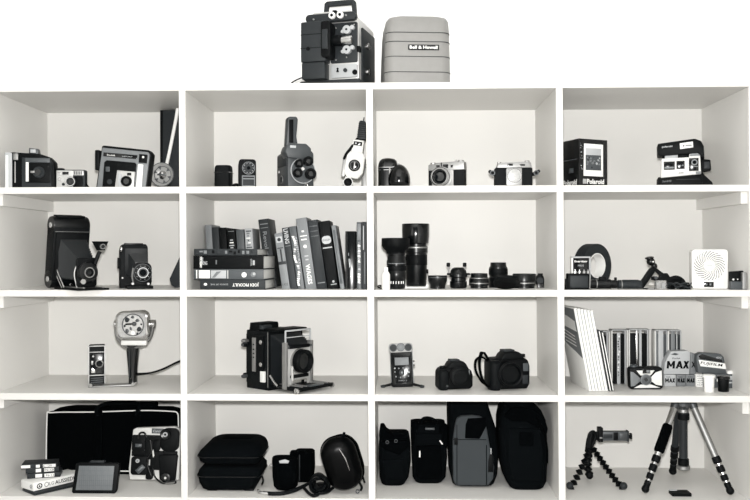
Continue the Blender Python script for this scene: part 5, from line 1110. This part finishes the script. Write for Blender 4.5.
t = Th('lens_pouch', 'taller black pouch with a loop on top behind the soft open pouch', 'pouch', 303.5, 4, by=483)
b = t.part('body', FAB); yb = t.yb; b.loftv([(452.6, 295, 312, 3, 18, 4), (454, 293.6, 313.4, 1, 20, 5), (470, 293.6, 313.6, 0, 21, 5), (yb-2, 294, 312.4, 0, 20, 5), (yb, 296, 311, 2, 18, 5)])
b.loftv([(453.4, 289.6, 296, 6, 14, 3), (455, 288.6, 297, 5, 15, 3), (yb-1, 290, 297, 6, 15, 3)])
q = t.part('belt_loop', FAB2); q.tube([(297, 455, 4), (299.6, 451.4, 4), (303.6, 451.4, 4), (306, 455, 4)], [1.2]*4, flat=3); q.box(299, 300, 455, yb-2, -.8, .5, DK, bev=.2)
t = Th('shoulder_strap', 'black padded strap with a pale metal buckle lying across the bottom shelf', 'strap', 290, 4, by=494)
b = t.part('webbing', LEATH); w_ = lambda x, y, dz=.0: (lambda p: Vector((p.x, p.y, .0045+dz)))(t.Wp(x, y+1.2, floorY(x, y+1.2, TOPS[4])))
b.tube([w_(268, 494), w_(275, 494.4), w_(284, 493.8), w_(294, 491.6, .002), w_(303, 488.6, .005), w_(310, 486, .008), w_(316, 485, .006)], [2.1, 2.3, 2.3, 2.2, 1.9, 1.6, 1.6], flat=.8)
b.tube([w_(303, 488, .003), w_(308, 493), w_(313, 496.2), w_(318, 495), w_(317.4, 491, .004), w_(312, 488, .004), w_(314, 484, .003)], 1.7, flat=.8); b.tube([w_(318, 494), w_(326, 493), w_(332, 490, .003), w_(336, 487, .006)], 1.7)
q = t.part('buckle', CHR, label='pale metal buckle'); q.tube([w_(268.6, 494), w_(263, 493.6)], 1.9, sm=1); q.tube([w_(264, 493.4), w_(260, 493), w_(258, 491.2, .003)], [1.2, 1.5, .8], sm=3); q.ring(259.6, t.yb-2.4, 1.5, .8, -1, 0, SIL, n=12)
t = Th('strap_coil', 'coiled black leather strap between the dark pouch and the glossy hip bag', 'strap', 319.5, 4, by=493)
b = t.part('coil', LEATH); yb = t.yb
for k, (rx, ry) in enumerate(((8.6, 9), (7, 7.2), (5.6, 6))):
    pts = [(319.6+rx*math.cos(a), yb-10-k*.5+ry*math.sin(a)*.9, -2+5*math.sin(a*2+k)) for a in [2*PI*i/10 for i in range(10)]]
    b.tube(pts, 1.7, flat=3.0, closed=True, sm=4, m=BLKG if k == 1 else None)
b.loftv([(yb-8, 316, 329, 1, 11, 4), (yb-7.4, 315.4, 330, 0, 12, 4), (yb-1, 316, 330, 0, 12, 4), (yb, 318, 328, 2, 10, 4)], BLK)
t = Th('hip_bag', 'glossy black rounded bag leaning on edge at the right of its bay', 'bag', 348.2, 4, by=494, rz=6)
yb = t.yb; A = t.spin(349, yb, -17) @ Matrix.Translation((4*t.s, 0, 0))
b = t.part('shell', HIPM); b.M = A; b.loftw([(-6, 340, 354, 448, 482, 6), (-4, 334, 359, 442, 488, 12), (0, 330, 363.4, 437.6, yb-4, 16), (6, 328.6, 365, 436.4, yb-2.4, 17), (12, 330, 364, 438, yb-3, 16)], n=8)
q = t.part('zip_edge', FAB); q.M = A; q.loftw([(10, 329, 366, 437, yb-3, 16), (12, 328.6, 367, 436.4, yb-2.4, 16), (18, 331, 368, 440, yb-5, 16), (22, 340, 362, 448, yb-14, 12)], n=8)
q = t.part('highlight_stripe', CHR, label='highlight drawn as a bright line'); q.M = A; q.tube([(349, 447, -6), (352, 458, -7.4), (352.6, 470, -7)], [.3, .6, .3])  # highlight on the glossy shell, modelled as a thin bright tube
k = t.part('strap_end', FAB2); k.tube([(341.6, 446, 5), (343.6, 438.4, 5), (344.6, 433.6, 5)], [1.2, 1.6, 1.3]); k.M = Matrix.Identity(4)
k.box(329, 338, 439.6, 443.6, 3, 9, FAB, bev=.6, mx=t.spin(333, 441, -22))
k = t.part('buckle', BLK, label='small dangling buckles'); k.tube([(359, 482, 0), (361.6, 487, -2), (360.4, 490.4, -2)], 1.2); k.ring(357.4, yb-3, 2.2, 1.2, -3, -1.6, GUN, n=14); k.tube([(363, 478, 4), (364.8, 484, 2)], 1)

# ================================================================== row 4, third bay: bags
t = Th('shoulder_bag', 'small soft black bag with slouching top at the left of the bag bay', 'bag', 393, 4, by=486.6)
yb = t.yb
b = t.part('body', FAB2); b.loftv([(434.6, 381, 407, 6, 26, 4), (437, 379.4, 409, 3, 32, 6), (446, 378.6, 410.6, 0, 36, 7), (462, 378.6, 411, -2, 38, 8), (yb-8, 379.4, 408.6, -1, 37, 8), (yb-1.4, 381.4, 404.6, 1, 34, 7), (yb, 383, 403, 3, 32, 6)])
b.poly([(378.8, 436), (380, 427.6), (383.6, 427.2), (386.4, 432), (393.6, 436), (404, 435.4), (409, 438), (408, 444), (380, 444)], 2, 22, FAB, bev=1.2, seg=3)
f = t.part('flap', FAB); f.poly([(381, 441), (408, 440), (409, 446), (400, 455), (386, 450), (380.6, 446)], -3, 3, bev=1.2, seg=3); f.poly([(383, 459), (405, 459), (403, 478), (385, 478)], -3.4, 0, FAB2, bev=1, seg=2)
k = t.part('snap', DK, f); 
for x, y in ((387.4, 441.6), (396, 440.4)): k.disc(x, y, 1.3, -4.2, -2.6, BLK, n=12); k.ring(x, y, 1.7, 1.3, -4, -2.8, DK2, n=12)
t = Th('camera_bag', 'medium black camera bag with top handle and small white zipper tags', 'bag', 429, 4, by=484.6)
yb = t.yb
b = t.part('body', FAB2); b.loftv([(424.6, 413, 444, 6, 30, 5), (426, 411, 446, 3, 36, 6), (440, 411, 447, 0, 40, 7), (458, 411.6, 447.6, -1, 41, 8), (yb-6, 412.6, 446, 0, 40, 8), (yb-1, 415.4, 442, 2, 37, 7), (yb, 417, 440.6, 4, 35, 6)])
p_ = t.part('side_pocket', FAB); p_.loftv([(423, 412.6, 418, 2, 14, 3), (424.6, 411.6, 419, 1, 15, 3), (446, 412, 418, 1, 15, 3), (448, 413, 417, 3, 13, 3)]); p_.loftv([(426, 440, 447, 2, 14, 3), (428, 438.6, 448.4, 0, 15, 4), (446, 439, 448.6, 0, 15, 4), (448, 441, 447, 2, 13, 3)])
f = t.part('front_pocket', FAB); f.poly([(416, 446), (441, 445), (442, 475), (439, 479), (419, 479), (416, 475)], -3.4, 1, bev=1.3, seg=3); f.poly([(415, 434), (442, 433), (441, 444), (416, 445)], -2, 1, FAB2, bev=.8)
h = t.part('top_handle', FAB2); h.tube([(421, 427, 8), (423, 420.8, 8), (429, 419.6, 8), (435, 422, 8), (437, 427, 8)], [1.6]*5, flat=2.4); h.box(425.4, 434.6, 428, 430, -.8, 4, DK2, bev=.4)
z_ = t.part('zipper_tag', WHT, label='white zipper tag'); z_.box(419, 420.4, 450, 456.4, -5, -3.6, bev=.3); z_.tube([(439.6, 440, -2.8), (442.4, 443.6, -3.2)], .7)
t = Th('camera_backpack', 'upright black backpack with a broad grey front panel in the bag bay', 'bag', 474, 4, by=487.6)
yb = t.yb
b = t.part('body', FAB2); b.loftv([(404.2, 452, 486, 8, 42, 6), (405.5, 449.6, 489, 4, 48, 8), (415, 449, 492, 1, 52, 9), (430, 449.4, 497, 0, 54, 10), (452, 449.6, 500, 0, 55, 10), (yb-12, 450.6, 498.4, 0, 54, 10), (yb-2, 453, 495, 2, 50, 9), (yb, 455, 493, 4, 48, 8)])
f = t.part('front_panel', GFAB, label='grey front panel'); f.poly([(455, 424), (456.4, 418), (461, 415.4), (472, 414.6), (480, 415.6), (484.6, 419.4), (487, 430), (490.6, 452), (494, 466), (493, 478), (488, 485), (456, 485), (453, 480), (452.6, 440)], -4, 2, bev=1.6, seg=3)
s_ = t.part('seam', FAB2, f, 'dark seams'); s_.tube([(488, 428, -4), (491, 446, -4), (494.6, 464, -3)], .45); s_.box(453, 486, 438.4, 439, -4.5, -3, bev=.15); s_.box(485.8, 486.5, 444, 484, -4.6, -3, bev=.15); s_.box(456.4, 457, 424, 484, -4.5, -3, bev=.1)
s_.box(454, 457.6, 437, 444, -4.8, -3, BLK, bev=.4)
v = t.part('velcro_flap', FAB, label='black slanted flap'); v.poly([(467.6, 417.6), (486, 416.6), (486, 425), (479.4, 437.8), (464.8, 437.4), (465.4, 424)], -5, -3, bev=.5)
v.poly([(489.6, 452), (493, 455), (493, 471), (487.6, 471), (488, 460)], -5, -3, BLK, bev=.5)
z_ = t.part('zipper_tag', LGT, label='pale zipper tag'); z_.box(490, 491, 447, 453, -5.4, -4, bev=.3)
t = Th('camera_backpack', 'large plain black backpack slumped at the right of the bag bay', 'bag', 528, 4, by=491)
yb = t.yb
b = t.part('body', FAB2); b.loftv([(404.6, 512, 530, 12, 40, 6), (406, 507, 535, 6, 46, 8), (412, 502.6, 543, 2, 50, 9), (422, 500.8, 547.6, 0, 53, 10), (440, 500.6, 548.8, -1, 54, 11), (462, 501.6, 549, -1, 54, 11), (yb-8, 507, 548, 0, 52, 10), (yb-1.4, 511, 545, 2, 50, 9), (yb, 513, 543, 4, 48, 8)])
f = t.part('top_flap', FAB); f.poly([(504, 416), (510, 408), (522, 406.4), (534, 409), (544, 416), (547.6, 428), (546, 436), (538, 428), (526, 421), (512, 421)], -3, 4, bev=1.4, seg=3)
p_ = t.part('front_pocket', FAB2); p_.poly([(508, 428), (540, 428), (543, 450), (542, 480), (512, 480), (507, 460)], -4, 0, bev=1.6, seg=3); p_.rr(519, 533, 431, 445, -5.2, -3, 2, FAB)
s_ = t.part('strap', FAB); s_.tube([(536, 416, -2), (543, 430, -3), (546.6, 446, -3), (547, 462, -2)], [.8]*4, flat=3.4, n=10)

# ================================================================== row 4, fourth bay
t = Th('bendy_tripod', 'black tripod with bendable ball joint legs and a phone clamp on top', 'tripod', 598, 4, by=488)
Yt = t.Y
def chain(mb, pts, n, r=3.5):
    V = []; 
    seg = [(pts[i+1]-pts[i]).length for i in range(len(pts)-1)]; L = sum(seg)
    for k in range(n):
        d = L*k/(n-1); i = 0
        while i < len(seg)-1 and d > seg[i]: d -= seg[i]; i += 1
        p = pts[i].lerp(pts[i+1], min(1, d/seg[i])); dr = (pts[i+1]-pts[i]).normalized()
        S = t.s; rot = dr.to_track_quat('Z', 'Y').to_matrix().to_4x4()
        prof = [(.35*r, -.75*r), (.72*r, -.6*r), (1.0*r, -.12*r), (1.22*r, .05*r), (1.0*r, .22*r), (.62*r, .6*r), (.35*r, .8*r)]
        mb._rings(prof, lambda R_, h, a: Vector((R_*S*math.cos(a), R_*S*math.sin(a), h*S)), 14, None, Matrix.Translation(p) @ rot)
    return pts[-1]
top = t.Wp(592, 447, Yt+.05)
for i, (pp, n) in enumerate((([(589, 450, .045), (584, 463, .03), (576, 479, .0), (571, 488, -.014)], 8), ([(594, 450, .045), (601, 460, .04), (613, 477, .01), (622, 488, -.012)], 10), ([(589, 451, .06), (587.6, 462, .08), (588, 470, .085), (589, 473.6, .09)], 6))):
    lg = t.part('leg', BLK, label='beaded flexible leg'); P3 = [t.Wp(x, y, Yt+dy) for x, y, dy in pp]
    chain(lg, P3, n, 3.3 if i < 2 else 3.6)
    ft = t.part('foot', DK if i < 2 else BLK, lg, 'grey rubber foot' if i < 2 else None); e = P3[-1]+(P3[-1]-P3[-2]).normalized()*2.6*t.s
    rr_ = 3.7*t.s
    e.z = max(e.z, rr_) if i < 2 else e.z
    ft.ball(0, 0, 0, 3.7, n=18, mx=Matrix.Translation(e-t.P(0, 0, 0)))
bd = t.part('head', BLK); bd.tube([t.Wp(589, 450, Yt+.05), t.Wp(590, 440, Yt+.05), t.Wp(592, 432.4, Yt+.05)], [4.2, 3.8, 2.8]); bd.tube([t.Wp(587.6, 444, Yt+.045), t.Wp(589.6, 434, Yt+.045), t.Wp(594, 432, Yt+.045), t.Wp(595.4, 438, Yt+.045), t.Wp(592, 446, Yt+.045)], 1.7)
q = t.part('phone_clamp', DK2, label='grey phone clamp'); x_ = Yt+.045
def wb(mb, x0, x1, y0, y1, d0, d1, m=None, bev=.3):
    c = [t.Wp(x, y, x_) for y in (y0, y1) for x in (x0, x1)]
    vs = [v+Vector((0, dd*t.s, 0)) for dd in (d0, d1) for v in c]
    mb.put(vs, [(0, 1, 3, 2), (4, 6, 7, 5), (0, 4, 5, 1), (2, 3, 7, 6), (0, 2, 6, 4), (1, 5, 7, 3)], m, bev)
wb(q, 602, 627.6, 431.4, 440.4, -2, 5); wb(q, 613, 617.6, 432, 440, -2.6, 0, BLK); wb(q, 603, 612, 434, 438, -2.6, -1.6, DK); wb(q, 619, 626.4, 433, 439, -2.6, -1.6, GUN)
wb(q, 627, 628.4, 430.6, 441.4, -3, 5, DK)
k = t.part('clamp_screw', BLK); wb(k, 598, 602.4, 427.4, 441.6, -3, 6, BLK); wb(k, 596.6, 599.6, 432, 440, 0, 3, BLK); wb(k, 628, 630, 435, 437.6, -.6, 2, BLK); wb(k, 630, 632, 433.4, 439, -1, 3, BLK); wb(k, 599, 601.6, 436.6, 438, -3.4, -2.4, SIL, .1)

t = Th('camera_tripod', 'large metal tripod with a foam grip leg standing in the bottom right bay', 'tripod', 690, 4, Y=.15)
t.cx0 = 690; TX = Matrix.Translation((-6.6*t.s, 0, 0))
Y_ = t.Y; ap = t.Wp(690, 402.5, Y_)
hd = t.part('shoulder', GUN, label='metal shoulder casting'); hd.M = TX; hd.latz(690, 0, [(8, 399.6), (9, 400.4), (9, 404.6), (6, 406.6), (4.6, 410)], n=24); hd.latz(690, 0, [(5.4, 397.4), (6, 398), (6, 400)], BLK)
cc = t.part('centre_column', DK, label='grey centre column'); cc.M = TX; cc.latz(690, 0, [(4.2, 409), (4.2, 412), (5.6, 412.4), (5.9, 413), (5.9, 418.6), (5.4, 419.2), (4.1, 419.4), (4.1, 459)], n=22)
cc.latz(690, 0, [(4.9, 408), (5.2, 408.4), (5.2, 411.6), (4.6, 412)], SIL); 
q = t.part('column_lock', BLK, cc); q.M = TX; q.latz(690, 0, [(5.6, 412.6), (6, 413), (6, 418.6), (5.6, 419)], n=22); q.latz(690, 0, [(4.4, 458), (5.4, 458.6), (5.4, 464.6), (4.8, 465)], n=22)
q = t.part('column_foot', SIL, cc, 'ribbed metal end'); q.M = TX; q.latz(690, 0, [(5, 465), (6.4, 465.6), (6.6, 468.4), (5.6, 469.6)], n=22)
def leg(p0, p1, r, foam, mat_, dark=False):
    lg = t.part('leg', mat_, label='metal leg with a foam grip' if foam else ('dark rear leg' if dark else 'metal leg'))
    at_ = lambda f: p0.lerp(p1, f)
    lg.rod(at_(0), at_(.62), r, r*.97); 
    lg.rod(at_(-.01), at_(.05), r*1.25, r*1.15, m=GUN)
    f = [.62, .66, .74, .76, .84, .86, .93, .95]
    rr2 = r*.98
    for a, c_, tw in ((.60, .675, 1.18), (.70, .775, 1.08), (.80, .865, .98), (.885, .94, .9)):
        k = t.part('twist_lock', BLK, lg); k.rod(at_(a), at_(a+.01), r*tw*.9, r*tw); k.rod(at_(a+.01), at_(c_-.01), r*tw); k.rod(at_(c_-.01), at_(c_), r*tw, r*tw*.85)
    lg.rod(at_(.66), at_(.98), r*.76, r*.62, m=CHR if not dark else DK)
    ft = t.part('foot', BLK, lg); e = at_(.975); ft.rod(at_(.94), e, r*.9, r*1.0); ft.ball(0, 0, 0, r*1.1, n=14, mx=Matrix.Translation(e-t.P(0, 0, 0)))
    if foam:
        k = t.part('foam_grip', FAB, lg, 'thick black foam grip'); k.rod(at_(.24), at_(.26), r*1.1, r*1.45); k.rod(at_(.26), at_(.545), r*1.45); k.rod(at_(.545), at_(.56), r*1.45, r*1.15)
leg(t.Wp(675.6, 404, Y_-.01), t.Wp(644.6, 491.2, .062), 3.5, True, CHR)
leg(t.Wp(692.4, 404, Y_-.01), t.Wp(731.2, 493, .048), 3.5, False, SIL)
leg(t.Wp(679, 404, Y_+.03), t.Wp(672.6, 472.6, .275), 3.7, False, DK, True)
t = Th('quick_release_plate', 'small dark plate with a pale clip lying under the large tripod', 'plate', 683, 4, by=496.6)
b = t.part('plate', BLK); b.loftv([(t.yb-3.2, 673, 691.4, 0, 13, 1.5), (t.yb-2.6, 672.4, 692, -.6, 13.6, 1.8), (t.yb, 672.4, 692, -.6, 13.6, 1.8)])
q = t.part('clip', LGT, label='pale corner clip'); q.box(672.6, 680, t.yb-4, t.yb-3, 9, 12, bev=.3)

for mb in REG: mb.done()
for m in list(bpy.data.meshes):
    if m.users == 0: bpy.data.meshes.remove(m)
